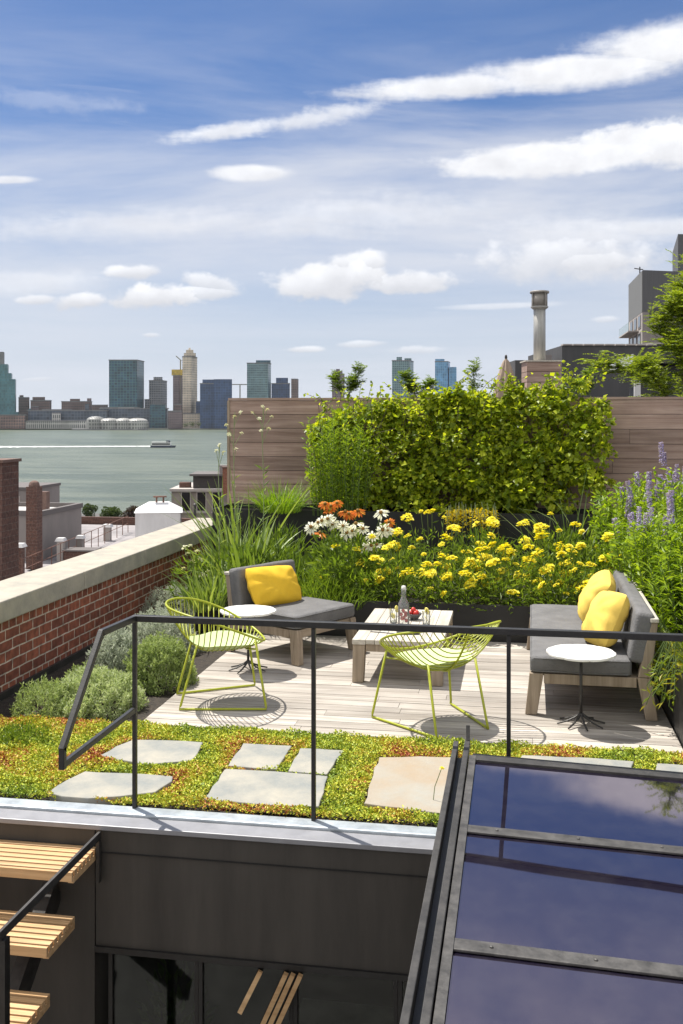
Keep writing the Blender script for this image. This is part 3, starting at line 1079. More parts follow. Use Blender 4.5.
MB().box(1.9, wt, .8, 5, ht + .26, ht + 1.4).obj('roof_house', mat('dark_roof_shed', (0.05, 0.043, 0.04), 0.8), t)
MB().box(1.6, wt + .2, .5, 5.3, ht + 1.402, ht + 1.6).obj('shed_roof', MATS['dark_coping'], t)
MB().box(.5, 1.5, 1.4, 2.4, ht + .26, ht + .75).obj('skylight_box', M_brick_far, t)
MB().box(wt * .62, wt * .74, 1, 2, ht + 1.602, ht + 2.4).obj('chimney', M_grey_render, t)
t = thing('chimney_stack', 'small orange brick chimney at the fence end above the tan building', 'chimney', at_depth(228, 92, -5.0), YAW)
MB().box(-.45, .9, -.4, .4, 0, height_at(468, 92) + 5.0).obj('stack', brick_mat('orange_brick', (0.25, 0.09, 0.05), (0.30, 0.11, 0.06), (0.2, 0.15, 0.12), 'xy'), t)
MB().box(-.52, .97, -.47, .47, height_at(468, 92) + 5.002, height_at(466.5, 92) + 5.0).obj('cap', M_pot, t)

# riverside trees
LM_mid = leaf_mat('street_tree_leaves', [(0.033, 0.061, 0.017), (0.061, 0.094, 0.022), (0.083, 0.121, 0.033)], 0.3)
LM_redbush = leaf_mat('maroon_leaves', [(0.035, 0.018, 0.018), (0.055, 0.028, 0.022), (0.05, 0.05, 0.02)], 0.25)
small_tree('slim green riverside tree right of the grey stucco wall', 91, 175, -16.6, 502.5, 17, LM_mid, 'riverside trees', 1500)
small_tree('broad green riverside tree left of the maroon bush', 111, 165, -16.6, 503, 22, LM_mid, 'riverside trees', 1700)
small_tree('dark maroon riverside tree left of the white bulkhead', 128, 150, -16.6, 504, 24, LM_redbush, 'riverside trees', 1500)
small_tree('low dark green tree hugging the white bulkhead', 140, 158, -16.6, 502, 16, LM_mid, 'riverside trees', 1000)

# ------------------------------------------------------------------ parapet, fence, planters
PX = -3.97
t = thing('brick_parapet', 'red brick parapet wall with pale stone coping along the left side', 'wall', (PX, 4.0, 0))
MB().box(-0.36, 0, 0, 9.72, -0.6, 0.585).obj('wall', M_brick, t)
cap = MB()
ys = [-0.1, 3.15, 4.83, 6.38, 8.0, 9.72]
for a, b in zip(ys[:-1], ys[1:]):
    cap.box(-0.46, 0.05, a + .004, b - .004, 0.588, 0.758)
cap.obj('coping', M_cap_stone, t, bevel=.012)
MB().box(0.002, 0.03, 0, 9.72, -0.6, 0.035).obj('base_flashing', M_dark_steel, t)

FY = 13.62
fx0 = at_depth(229, 14.05)[0]
t = thing('board_fence', 'tall brown horizontal board fence at the back of the terrace', 'fence', (fx0, FY, 0))
bh = 0.193
ztop = 2.40
fb = MB()
z = ztop
row = 0
W = 9.2
while z > 0.02:
    cuts = [0.0]
    x = random.uniform(1.4, 3.2)
    while x < W - .6:
        cuts.append(x)
        x += random.uniform(1.8, 3.4)
    cuts.append(W)
    for a, b in zip(cuts[:-1], cuts[1:]):
        fb.box(a + .002, b - .002, 0, .024, max(0, z - bh + .006), z)
    z -= bh
fb.obj('boards', M_fence, t)
MB().box(.001, W - .001, .0245, .029, 0, ztop - .01).obj('backing', M_black_metal, t)  # black sheet added to stop light showing through the board gaps
pf = MB()
for k in range(8):
    pf.box(.05 + k * 1.28, .14 + k * 1.28, .03, .12, 0, 2.37)
pf.obj('posts', M_teak, t)
MB().box(-.02, W, -.015, .10, ztop + .002, ztop + .035).obj('top_rail', M_fence, t)
# return side of the fence (edge seen at the left end)
MB().box(-.035, -.002, -.01, .35, 0, ztop).obj('end_board', M_teak, t)


def planter(label, x0, x1, y0, y1, h, top_soil):
    t = thing('planter_box', label, 'planter', (x0, y0, 0))
    w, d = x1 - x0, y1 - y0
    m = MB()
    th = .02
    m.box(0, w, 0, th, 0, h)
    m.box(0, w, d - th, d, 0, h)
    m.box(0, th, th + .001, d - th - .001, 0, h)
    m.box(w - th, w, th + .001, d - th - .001, 0, h)
    m.obj('box', M_planter, t)
    MB().box(th + .001, w - th - .001, th + .001, d - th - .001, 0.01, top_soil).obj('soil', M_soil, t)
    return t


planter('long black planter along the back edge of the deck', -3.22, 1.06, 9.93, 11.55, 0.36, 0.30)
planter('tall black planter trough in front of the back fence', -3.9, 1.06, 12.75, 13.58, 0.98, 0.92)
planter('black planter along the right side of the deck behind the bench', 1.085, 2.4, 6.75, 13.55, 0.46, 0.40)
struct(MB().box(-3.22, 1.06, 11.56, 12.74, -0.01, 0.25).obj('planting_bed_ground', M_soil))

# deck
dk = MB()
y = 6.865
DX0, DX1 = -2.64, 1.075
while y < 9.9:
    w = .139
    cuts = [DX0]
    x = DX0 + random.uniform(.7, 2.4)
    while x < DX1 - .5:
        cuts.append(x)
        x += random.uniform(1.5, 2.6)
    cuts.append(DX1)
    for a, b in zip(cuts[:-1], cuts[1:]):
        dk.box(a + .0015, b - .0015, y, y + w - .006, -.018, .010 + random.uniform(-.0012, .0012))
    y += w
deck = struct(dk.obj('deck_floor', M_deck))

# ------------------------------------------------------------------ stepping stones and sedum
STONES = [
    ('bluestone slab at the back left, nearest the silver shrubs', [(100, 755), (116, 746), (133, 739.5), (168, 740), (203, 742), (195, 757), (190, 761), (146, 764)], M_stone),
    ('wide flat bluestone slab nearest the left end of the railing', [(48, 792), (68, 779), (85, 771), (130, 773), (173, 776), (172, 781), (155, 792), (120, 796), (88, 798), (62, 796)], M_stone),
    ('small grey bluestone slab touching the largest slab, middle back', [(243, 743), (292, 745.5), (277, 769), (228, 765.5)], M_stone),
    ('small pale bluestone slab just right of the small grey one', [(300, 748), (344, 750), (327, 774), (288, 771)], M_stone),
    ('largest grey slab by the middle railing post', [(225, 768.5), (275, 771), (328, 776), (324, 792), (319, 806), (260, 804), (203, 799)], M_stone),
    ('cracked ochre-stained slab left of the skylight', [(379, 757), (420, 756), (470, 758), (476, 812), (440, 813), (364, 803), (368, 790)], M_stone_warm),
    ('pale slab half hidden behind the skylight top', [(522, 755), (580, 757), (634, 761), (630, 790), (500, 786)], M_stone),
    ('pale slab at the right edge behind the skylight', [(657, 763), (720, 767), (720, 800), (650, 796)], M_stone),
]
stone_polys = []
for lab, poly, m in STONES:
    P = [on_level(px, py, 0.035)[:2] for px, py in poly]
    # break the straight sides
    Q = []
    for i in range(len(P)):
        a, b = np.array(P[i]), np.array(P[(i + 1) % len(P)])
        n = max(1, int(np.linalg.norm(b - a) / .09))
        for k in range(n):
            q = a + (b - a) * k / n
            if k:
                q = q + RNG.normal(size=2) * .006
            Q.append(tuple(q))
    stone_polys.append(np.array(P))
    c = np.mean(np.array(P), 0)
    o = MB().prism([(q[0] - c[0], q[1] - c[1]) for q in Q], -.05, 0.0).obj('stepping_stone', m, None, bevel=.006)
    o.location = (c[0], c[1], 0.035)
    tag(o, lab, 'paving stone', 'stepping stones in the sedum')


def inside(poly, x, y):
    r = np.zeros(len(x), bool)
    n = len(poly)
    for i in range(n):
        x0, y0 = poly[i]
        x1, y1 = poly[(i + 1) % n]
        c = ((y0 > y) != (y1 > y)) & (x < (x1 - x0) * (y - y0) / (y1 - y0 + 1e-12) + x0)
        r ^= c
    return r


def shrink(poly, k):
    c = poly.mean(0)
    d = poly - c
    l = np.linalg.norm(d, axis=1, keepdims=True)
    return c + d * (1 - k / l)


def lump(x, y, s=1.0):
    return (np.sin(x * 7.1 * s + 1.3 * np.sin(y * 5 * s)) + np.sin(y * 8.3 * s + 1.7 * np.sin(x * 4.2 * s + 1)) + np.sin((x + y) * 13 * s)) / 3


def sedum():
    m = bpy.data.materials.new('sedum_leaves')
    nt, N, L, B = nodes_of(m)
    g = N.new('ShaderNodeNewGeometry')
    tc = N.new('ShaderNodeTexCoord')
    nz = N.new('ShaderNodeTexNoise')
    nz.inputs['Scale'].default_value = 2.1
    nz.inputs['Detail'].default_value = 5
    L.new(tc.outputs['Object'], nz.inputs['Vector'])
    sm = N.new('ShaderNodeMath')
    sm.operation = 'MULTIPLY_ADD'
    L.new(g.outputs['Random Per Island'], sm.inputs[0])
    sm.inputs[1].default_value = 0.55
    mr = N.new('ShaderNodeMapRange')
    mr.inputs['From Min'].default_value = 0.3
    mr.inputs['From Max'].default_value = 0.7
    mr.inputs['To Min'].default_value = -0.22
    mr.inputs['To Max'].default_value = 0.66
    L.new(nz.outputs['Fac'], mr.inputs['Value'])
    L.new(mr.outputs[0], sm.inputs[2])
    cr = N.new('ShaderNodeValToRGB')
    e = cr.color_ramp.elements
    e[0].color = (0.17, 0.26, 0.03, 1)
    e[0].position = 0.0
    e[1].color = (0.36, 0.08, 0.035, 1)
    e[1].position = 1.0
    for p, c in ((0.3, (0.34, 0.42, 0.04)), (0.55, (0.54, 0.56, 0.05)), (0.72, (0.58, 0.48, 0.06)), (0.85, (0.52, 0.24, 0.06))):
        q = e.new(p)
        q.color = (*c, 1)
    L.new(sm.outputs[0], cr.inputs['Fac'])
    L.new(cr.outputs[0], B.inputs['Base Color'])
    B.inputs['Roughness'].default_value = 0.5
    B.inputs['Specular IOR Level'].default_value = 0.3
    n = 190000
    x = RNG.uniform(-3.93, 2.2, n)
    y = RNG.uniform(5.415, 6.83, n)
    keep = np.ones(n, bool)
    for p in stone_polys:
        keep &= ~inside(shrink(p, -0.010), x, y)
    keep &= ~((x > -0.16) & (y < 5.6) & (RNG.random(n) < 0.5))
    x, y = x[keep], y[keep]
    n = len(x)
    h = 0.036 + 0.018 * lump(x, y, 1.3) + 0.014 * lump(x + 3, y, 3.1)
    z = h * RNG.random(n) ** 0.5
    P = np.stack([x, y, np.maximum(z, 0.0)], 1)
    A = RNG.normal(size=(n, 3)) * np.array((1, 1, .5)) + np.array((0, 0, .55))
    s = RNG.uniform(.6, 1.25, n)
    o = leaves('sedum', P, A, (.0185 * s), .012 * s, m, None, up=0.55)
    struct(o, 'stuff')


sedum()

# ------------------------------------------------------------------ roof edge, courtyard wall, stairs
WY = 5.17
SKX = -0.33
struct(MB().box(-7, 7, WY + .012, 5.402, -.49, -.035).obj('terrace_edge_slab', M_wall_panel))
t = thing('roof_edge_flashing', 'pale galvanised metal flashing along the front edge of the terrace', 'flashing', (0, WY, 0))
fl = MB()
fl.box(-7, SKX, .125, .235, -.03, .012)
fl.obj('back_curb', M_grey_metal, t, bevel=.008)
MB().box(-7, SKX, -.012, .121, -.032, -.004).obj('drip_edge', mat('pale_lavender_metal', (0.27, 0.27, 0.285), 0.45, 0.2, var=0.1, scale=6), t, bevel=.004)

ZH = -0.657
t = thing('courtyard_wall', 'dark bronze panelled wall with dark glass doors below the terrace edge', 'wall', (0, WY, -3.3))
wl_ = MB()
wl_.box(-7, -2.24, 0, .2, 0, 3.264)
wl_.box(-2.234, 2.5, 0.004, .2, 3.3 + ZH, 3.264)
wl_.obj('wall_panels', M_wall_panel, t)
MB().box(-2.234, 2.5, -.004, .003, 3.3 - .155, 3.3 - .15).obj('panel_seam', mat('seam_black', (0.012, 0.011, 0.01), 0.7), t)
MB().box(-2.234, SKX, -.012, .02, 3.3 + ZH - .03, 3.3 + ZH - .001).obj('door_head_trim', M_black_metal, t)
cuts = [-2.15, -1.72, -1.235, -0.83, -0.36, 0.15]
cuts = [at_depth(px, 5.45)[0] for px in (113, 204, 301, 404)]
cuts = [-2.17] + [on_x for on_x in (-1.665, -1.15, -0.60, 0.0)]
for a, b in zip(cuts[:-1], cuts[1:]):
    f = MB()
    f.box(a, a + .022, .02, .07, 0, 3.3 + ZH - .032)
    f.box(b - .022, b - .002, .02, .07, 0, 3.3 + ZH - .032)
    f.box(a + .023, b - .023, .02, .07, 3.3 + ZH - .05, 3.3 + ZH - .032)
    d_ = f.obj('glass_door', M_black_metal, t)
    MB().box(a + .02, b - .02, .035, .042, 0, 3.3 + ZH - .045).obj('pane', M_pane, d_)
# room behind the doors
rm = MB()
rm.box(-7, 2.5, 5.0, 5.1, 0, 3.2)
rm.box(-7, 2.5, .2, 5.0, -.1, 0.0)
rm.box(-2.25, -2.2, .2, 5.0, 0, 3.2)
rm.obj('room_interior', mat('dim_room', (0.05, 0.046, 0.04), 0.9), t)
struct(MB().box(-7, 3, -2, WY, -3.42, -3.3).obj('courtyard_floor', mat('courtyard_paving', (0.16, 0.15, 0.14), 0.85, var=0.2, scale=3)))
# added boards and a pale slab, imitating reflections in the door glass
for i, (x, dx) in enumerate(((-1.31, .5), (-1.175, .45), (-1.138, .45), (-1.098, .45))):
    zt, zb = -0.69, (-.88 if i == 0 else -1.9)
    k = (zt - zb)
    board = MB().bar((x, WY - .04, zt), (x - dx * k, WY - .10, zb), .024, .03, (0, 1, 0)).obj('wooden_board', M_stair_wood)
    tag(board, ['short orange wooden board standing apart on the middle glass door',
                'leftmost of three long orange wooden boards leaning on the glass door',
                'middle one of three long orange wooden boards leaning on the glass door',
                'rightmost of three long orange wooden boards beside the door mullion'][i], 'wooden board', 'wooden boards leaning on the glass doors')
t = thing('indoor_table', 'tall pale stone topped table seen through the right glass door', 'table', (-0.82, WY + .40, -3.3))  # made-up slab for a pale reflection in the right door
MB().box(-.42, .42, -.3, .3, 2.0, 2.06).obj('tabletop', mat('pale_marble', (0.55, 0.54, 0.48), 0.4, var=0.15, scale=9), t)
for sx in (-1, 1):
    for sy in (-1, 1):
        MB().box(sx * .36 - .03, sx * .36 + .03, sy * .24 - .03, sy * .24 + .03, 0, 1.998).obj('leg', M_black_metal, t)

t = thing('potted_plant', 'dim leafy potted plant behind the left glass door', 'plant', (-1.98, WY + .55, -3.3))  # made-up plant, stands in for foliage reflections in the left door
MB().lathe([(.14, 0), (.2, .4), (.19, .4), (.12, .05)], 18).obj('pot', M_dark_steel, t)
_d = sphere_dirs(420)
leaves('foliage', _d * np.array((.26, .22, .8)) * RNG.random((420, 1)) ** .4 + np.array((0, 0, 1.5)), _d + np.array((0, -.2, .2)), .10 * RNG.uniform(.6, 1.3, 420), .045, leaf_mat('house_plant_leaves', [(0.05, 0.09, 0.02), (0.10, 0.17, 0.04), (0.16, 0.22, 0.07)], .3), t)
MB().tube([(0, 0, .05), (.02, 0, .8), (0, 0, 1.6)], .02, 6, r2=.008).obj('stem', M_bark, t)
# stairs
SX1 = -2.22
t = thing('timber_staircase', 'open staircase with slatted timber treads climbing to the terrace', 'staircase', (SX1, WY, 0))
for k in range(8):
    zt = -0.12 - .237 * k
    y1 = -.012 - .28 * k
    tm = MB()
    for s in range(6):
        yy = y1 - .050 * s
        tm.box(-1.1, 0, yy - .036, yy, zt - .028, zt)
    tr = tm.obj('tread', M_stair_wood, t, bevel=.002)
    fr_ = MB()
    fr_.box(-1.1, .0, y1 - .318, y1 - .300, zt - .048, zt)
    fr_.obj('nosing', M_stair_wood, tr)
    for xa_ in (-.03, -1.1):
        MB().box(xa_, xa_ + .03, y1 - .297, y1 - .002, zt - .062, zt - .03).obj('bearer', M_stair_wood, tr)
    MB().box(-.28, -.17, y1 - .22, y1 - .08, zt - .06, zt - .031).obj('bracket', M_frame_steel, tr)
for x in (-.25, -.85):
    MB().bar((x, -.02, -.36), (x, -2.15, -2.16), .07, .14).obj('stringer', M_dark_steel, t)

hr = thing('stair_handrail', 'flat dark handrail beside the slatted timber stairs', 'handrail', (-2.205, WY, 0))
MB().bar((0, -.01, -.055), (0, -1.35, -.055), .014, .04).obj('rail', M_dark_steel, hr)
MB().bar((0, -1.06, -.078), (0, -1.06, -3.3), .045, .045, (0, 1, 0)).obj('post', M_black_metal, hr)
MB().bar((0, -.03, -.078), (0, -.03, -.30), .02, .03, (0, 1, 0)).obj('wall_bracket', M_dark_steel, hr)

# guard railing with stair return
RY = 5.385
t = thing('guard_railing', 'thin black metal guard railing with an angled stair return at its left end', 'railing', (0, RY, 0))
for x in (-2.096, -1.08, -.04, .99, 2.02):
    MB().bar((x, 0, 0.0), (x, 0, 1.050), .022, .03, (0, 1, 0)).obj('post', M_black_metal, t, bevel=.003)
MB().bar((-2.11, 0, 1.068), (3.0, 0, 1.068), .04, .034).obj('top_rail', M_black_metal, t, bevel=.003)
MB().bar((-2.096, -.02, 1.068), (-2.096, -.47, 1.085), .028, .034).obj('return_rail', M_black_metal, t, bevel=.003)
MB().bar((-2.096, -.462, 1.090), (-2.096, -.925, .63), .028, .034).obj('sloping_rail', M_black_metal, t, bevel=.003)
MB().bar((-2.096, -.915, .645), (-2.096, -.915, .54), .028, .03, (0, 1, 0)).obj('rail_end', M_black_metal, t, bevel=.003)
MB().bar((-2.096, -.90, .56), (-2.096, -.018, .56), .024, .03).obj('lower_rail', M_black_metal, t, bevel=.003)

# ------------------------------------------------------------------ skylight (slightly pitched to the right)
GZ = .465
t = thing('glass_skylight', 'large dark glass rooftop skylight with metal glazing bars at the front right', 'skylight', (-0.2, 0, GZ))
t.rotation_euler = (0, radians(2.0), 0)
YE = 5.15
ybars = [4.27, 3.33, 2.39, 1.45, .51, -.43]
edges = [YE] + ybars
for a, b in zip(edges[:-1], edges[1:]):
    MB().box(0.0, 2.6, b + .012, a - .012, -.03, 0).obj('glass_pane', M_skylight, t)
for yb in ybars:
    g = MB().box(-.02, 2.6, yb - .036, yb + .036, .002, .012).obj('glazing_bar', M_frame_steel, t, bevel=.003)
    for k in range(6):
        MB().lathe([(.007, .012), (.006, .016), (.002, .018)], 8, (.12 + .33 * k, yb, 0)).obj('screw', M_frame_steel, g)
MB().box(-.02, 2.6, YE - .03, YE + .06, -.12, .014).obj('head_frame', M_dark_steel, t, bevel=.004)
MB().box(-.034, -.002, -.6, YE + .02, -.06, .016).obj('edge_trim', M_frame_steel, t)
MB().box(-.068, -.040, -.6, YE + .22, -.05, .03).obj('inner_rail', M_dark_steel, t, bevel=.003)
MB().box(-.124, -.098, -.6, YE + .18, -.06, .03).obj('outer_rail', M_dark_steel, t, bevel=.003)
MB().box(-.097, -.069, -.6, YE + .1, -.06, -.03).obj('channel_floor', M_black_metal, t)
MB().box(-.120, 2.6, -.6, YE + .05, -3.4, -.125).obj('curb', M_wall_panel, t)
MB().bar((-.05, YE + .2, .03), (-.055, YE + .23, .10), .012, .02, (1, 0, 0)).obj('rail_stop', M_dark_steel, t)

# ------------------------------------------------------------------ furniture
def cushion(x0, x1, y0, y1, z0, z1, m, name, parent, bev=.035, crown=.012):
    """soft box: gridded top that bulges a little"""
    n = 10
    mb = MB()
    vs, fs = [], []
    mb.box(x0, x1, y0, y1, z0, z1)
    o = mb.obj(name, m, parent, smooth=True, bevel=bev, segs=5)
    s = o.modifiers.new('Subdivision', 'SUBSURF')
    s.subdivision_type = 'SIMPLE'
    s.levels = s.render_levels = 2
    tx = bpy.data.textures.get('cushion_noise') or bpy.data.textures.new('cushion_noise', 'CLOUDS')
    tx.noise_scale = .22
    d = o.modifiers.new('Displace', 'DISPLACE')
    d.texture = tx
    d.strength = .014
    return o


def pillow(w, h, th, m, seed=0):
    """pillow lying in its local YZ plane, thickness along X"""
    rng = np.random.default_rng(seed)
    n = 26
    V = []
    ph = rng.uniform(0, 6, 8)
    for side in (1, -1):
        for i in range(n + 1):
            for j in range(n + 1):
                u, v = 2 * i / n - 1, 2 * j / n - 1
                t_ = (max(0, 1 - abs(u) ** 2.6) * max(0, 1 - abs(v) ** 2.6)) ** .5
                pin = 1 - .10 * (u * u) * (1 - v * v) * .6 - .10 * (v * v) * (1 - u * u) * .6
                edge = 1 - .06 * (1 - abs(u)) * 0
                cr_ = 1 - .10 * (u * v) ** 2
                yy = cr_ * u * w / 2 * (1 - .05 * (1 - v * v) * abs(u))
                zz = cr_ * v * h / 2 * (1 - .05 * (1 - u * u) * abs(v))
                r = sqrt(u * u + v * v)
                wr = .010 * sin(5 * u + ph[0] + 2 * v) * sin(4 * v + ph[1]) + .008 * sin(11 * atan2(v, u) + ph[2]) * min(1, r) ** 2
                V.append((side * (th / 2 * t_ + wr * t_ ** .6), yy, zz))
    F = []
    q = (n + 1) * (n + 1)
    for s in (0, 1):
        for i in range(n):
            for j in range(n):
                a = s * q + i * (n + 1) + j
                f = (a, a + n + 1, a + n + 2, a + 1)
                F.append(f if s == 0 else tuple(reversed(f)))
    mb = MB()
    mb.add(V, F)
    me = mb.mesh('cushion', m, True)
    return me


def lounge(name, label, cat, ln, loc, rz, posts=2, group=None):
    """low teak seat facing local +X"""
    t = thing(name, label, cat, loc, rz, group)
    hl = ln / 2
    for s in (-1, 1):
        MB().taper((.425, s * (hl - .03), 0), (.085, .07), (.385, s * (hl - .05), .30), (.10, .07)).obj('leg', M_teak, t, bevel=.006)
        MB().taper((-.425, s * (hl - .03), 0), (.085, .07), (-.375, s * (hl - .05), .30), (.10, .07)).obj('leg', M_teak, t, bevel=.006)
        MB().taper((-.375, s * (hl - .05), .302), (.09, .07), (-.445, s * (hl - .05), .70), (.05, .07)).obj('back_post', M_teak, t, bevel=.006)
        MB().box(-.322, .332, s * (hl - .035) - .02, s * (hl - .035) + .012, .225, .298).obj('side_rail', M_teak, t, bevel=.004)
    fr = MB()
    fr.box(.385, .415, -hl + .088, hl - .088, .225, .298)
    fr.obj('front_rail', M_teak_y, t, bevel=.004)
    sl = MB()
    for k in range(6):
        sl.box(-.36 + .13 * k, -.27 + .13 * k, -hl + .06, hl - .06, .275, .297)
    sl.obj('seat_slats', M_teak_y, t)
    bk = MB()
    for k in range(4):
        z0 = .36 + .09 * k
        xo = -.385 - (z0 - .302) * .176
        bk.box(xo - .012, xo + .012, -hl + .086, hl - .086, z0, z0 + .07)
    bk.obj('back_slats', M_teak_y, t)
    MB().box(-.475, -.415, -hl - .0, hl + .0, .702, .730).obj('back_cap_rail', M_teak_top, t, bevel=.005)
    cushion(-.29, .43, -hl + .01, hl - .01, .302, .425, M_grey_fabric, 'seat_cushion', t)
    pm = MB()
    for zz in (.318, .410):
        c_ = .03
        xa, xb, ya, yb = -.287, .428, -hl + .012, hl - .012
        pm.tube([(xa + c_, ya, zz), (xb - c_, ya, zz), (xb, ya + c_, zz), (xb, yb - c_, zz), (xb - c_, yb, zz), (xa + c_, yb, zz), (xa, yb - c_, zz), (xa, ya + c_, zz)], .0055, 6, closed=True)
    pm.obj('piping', M_grey_fabric, t, smooth=True)
    b = cushion(-.065, .065, -hl + .015, hl - .015, 0, .37, M_grey_fabric, 'back_cushion', t)
    b.location = (-.325, 0, .40)
    b.rotation_euler = (0, radians(-10), 0)
    return t


sofa_c = (.545, 8.61, .012)
lounge('garden_bench', 'long teak bench with grey cushions and two yellow pillows on the right', 'sofa', 2.14, sofa_c, pi - radians(.8))
ch_c = (-2.06, 9.25, .012)
ch_rz = atan2(-.5, .86)
lounge('garden_lounge_chair', 'armless teak lounge seat with grey cushions and one yellow pillow', 'chair', .84, ch_c, ch_rz)


def place_pillow(label, w, h, th, m, loc, lean, rz, roll=0, seed=0):
    o = link('cushion', pillow(w, h, th, m, seed))
    o.rotation_mode = 'XYZ'
    o.rotation_euler = (roll, lean, rz)
    o.location = loc
    tag(o, label, 'cushion', 'yellow scatter cushions')
    return o


def local(c, rz, x, y, z):
    return (c[0] + cos(rz) * x - sin(rz) * y, c[1] + sin(rz) * x + cos(rz) * y, c[2] + z)


place_pillow('bright yellow rectangular cushion on the armless lounge seat', .66, .40, .20, M_yellow_fabric, local(ch_c, ch_rz, -.175, -.06, .59), radians(-27), ch_rz, radians(-4), 3)
place_pillow('pale yellow cushion in front on the bench, leaning on its back', .48, .46, .24, M_pale_yellow_fabric, local(sofa_c, pi, -.125, .62, .635), radians(-26), pi + radians(13), radians(7), 5)
place_pillow('pale yellow cushion farther back on the bench, tilted to its corner', .48, .46, .23, M_pale_yellow_fabric, local(sofa_c, pi, -.13, -.30, .635), radians(-30), pi + radians(2), radians(-10), 8)

# coffee table
TX0, TX1, TY0, TY1, TZ = -1.325, -.585, 8.2, 9.56, .366
t = thing('coffee_table', 'low weathered teak coffee table in the middle of the deck', 'table', ((TX0 + TX1) / 2, (TY0 + TY1) / 2, .012))
hw, hd = (TX1 - TX0) / 2, (TY1 - TY0) / 2
for sx in (-1, 1):
    for sy in (-1, 1):
        MB().taper((sx * (hw - .045), sy * (hd - .05), 0), (.09, .095), (sx * (hw - .055), sy * (hd - .06), TZ - .056), (.10, .10)).obj('leg', M_teak, t, bevel=.006)
    MB().box(sx * (hw - .055) - .055, sx * (hw - .055) + .055, -hd, hd, TZ - .054, TZ - .012).obj('side_board', M_teak_top, t, bevel=.004)
    MB().box(-hw + .112, hw - .112, sx * (hd - .03) - .015, sx * (hd - .03) + .015, TZ - .11, TZ - .05).obj('end_rail', M_teak, t, bevel=.003)
tb = MB()
nb = 7
for k in range(nb):
    a = -hw + .111 + k * (2 * hw - .222) / nb
    tb.box(a + .002, a + (2 * hw - .222) / nb - .002, -hd + .0, hd - .0, TZ - .048, TZ - .012)
tb.obj('top_boards', M_teak_top, t, bevel=.002)
TT = TZ + .001

# carafe, tumblers, bowl
M_berry = mat('strawberry_red', (0.55, 0.03, 0.02), 0.35, var=0.3, scale=80)
M_lemon = mat('lemon_slice', (0.80, 0.70, 0.16), 0.5, var=0.1, scale=60)
M_liquid = mat('lemonade', (0.75, 0.62, 0.55), 0.1)
bx, by = -.962, 8.76
t = thing('glass_carafe', 'tall clear glass bottle of water with strawberries on the coffee table', 'bottle', (bx, by, TT))
MB().lathe([(.044, 0), (.05, .01), (.05, .17), (.044, .205), (.026, .245), (.020, .265), (.020, .315), (.024, .32), (.024, .33)], 20, cap=False).obj('glass_body', M_tumbler, t, smooth=True)
MB().lathe([(.018, .318), (.021, .332), (.018, .352), (.006, .356)], 14).obj('stopper', mat('pale_stopper', (0.75, 0.74, 0.70), 0.4), t, smooth=True)
bm_ = MB()
for k in range(7):
    a = k * 2.4
    bm_.ball((cos(a) * .022, sin(a) * .022, .055 + .013 * k), .016, 8, 6, (1, 1, 1.15))
bm_.obj('strawberries', M_berry, t, smooth=True)
for i, (x, y, lab) in enumerate(((-1.07, 8.92, 'tumbler with a lemon slice left of the glass bottle'), (-.775, 8.86, 'tumbler with a lemon slice right of the glass bottle'))):
    t = thing('tumbler', lab, 'glass', (x, y, TT), .5 + i, 'drinks on the coffee table')
    MB().lathe([(.03, 0), (.032, .004), (.036, .12), (.0365, .121)], 18, cap=False).obj('glass_wall', M_tumbler, t, smooth=True)
    MB().lathe([(.029, .003), (.03, .012), (.029, .014)], 16).obj('glass_base', M_tumbler, t, smooth=True)
    s = MB().lathe([(.03, -.004), (.033, 0), (.03, .004)], 16).obj('lemon_slice', M_lemon, t, smooth=True)
    s.location = (.03, .0, .118)
    s.rotation_euler = (radians(80), .3, .7)
    s2 = MB().lathe([(.024, -.003), (.026, 0), (.024, .003)], 14).obj('lemon_slice', M_lemon, t, smooth=True)
    s2.location = (-.004, .0, .06)
    s2.rotation_euler = (radians(60), .2, .2)
    MB().tube([(.01, 0, .02), (-.035, -.01, .15)], .003, 6).obj('stirrer', M_black_metal, t)
x, y = -.905, 9.08
t = thing('fruit_bowl', 'small dark bowl of strawberries behind the glass bottle', 'bowl', (x, y, TT))
MB().lathe([(.03, 0), (.035, .006), (.068, .045), (.072, .058), (.068, .058), (.062, .045), (.03, .012)], 20).obj('bowl_shell', mat('dark_glass_bowl', (0.08, 0.08, 0.085), 0.2), t, smooth=True)
for k, (dx, dy, dz) in enumerate(((-.025, 0, .058), (.022, .02, .058), (.018, -.024, .058), (-.005, .0, .085))):
    o = MB().ball((0, 0, 0), .024, 10, 8, (1, 1, 1.1)).obj('strawberry', M_berry, None, smooth=True)
    o.location = (x + dx, y + dy, TT + dz)
    tag(o, 'red strawberry heaped in the small dark bowl on the table', 'fruit', 'strawberries in the bowl')
o = MB().box(-.09, .09, -.06, .06, 0, .014).obj('notebook', mat('black_cover', (0.02, 0.02, 0.022), 0.5), None, bevel=.003)
o.location = (-.90, 8.50, TT)
o.rotation_euler = (0, 0, .2)
tag(o, 'small black notebook lying in front of the glass bottle', 'notebook')
o = MB().tube([(-.12, 0, .004), (-.02, .004, .005), (.1, 0, .006)], .004, 6).obj('serving_spoon', M_dark_steel)
o.location = (-1.10, 8.47, TT)
o.rotation_euler = (0, 0, -.25)
tag(o, 'thin dark spoon lying at the left of the table top', 'spoon')

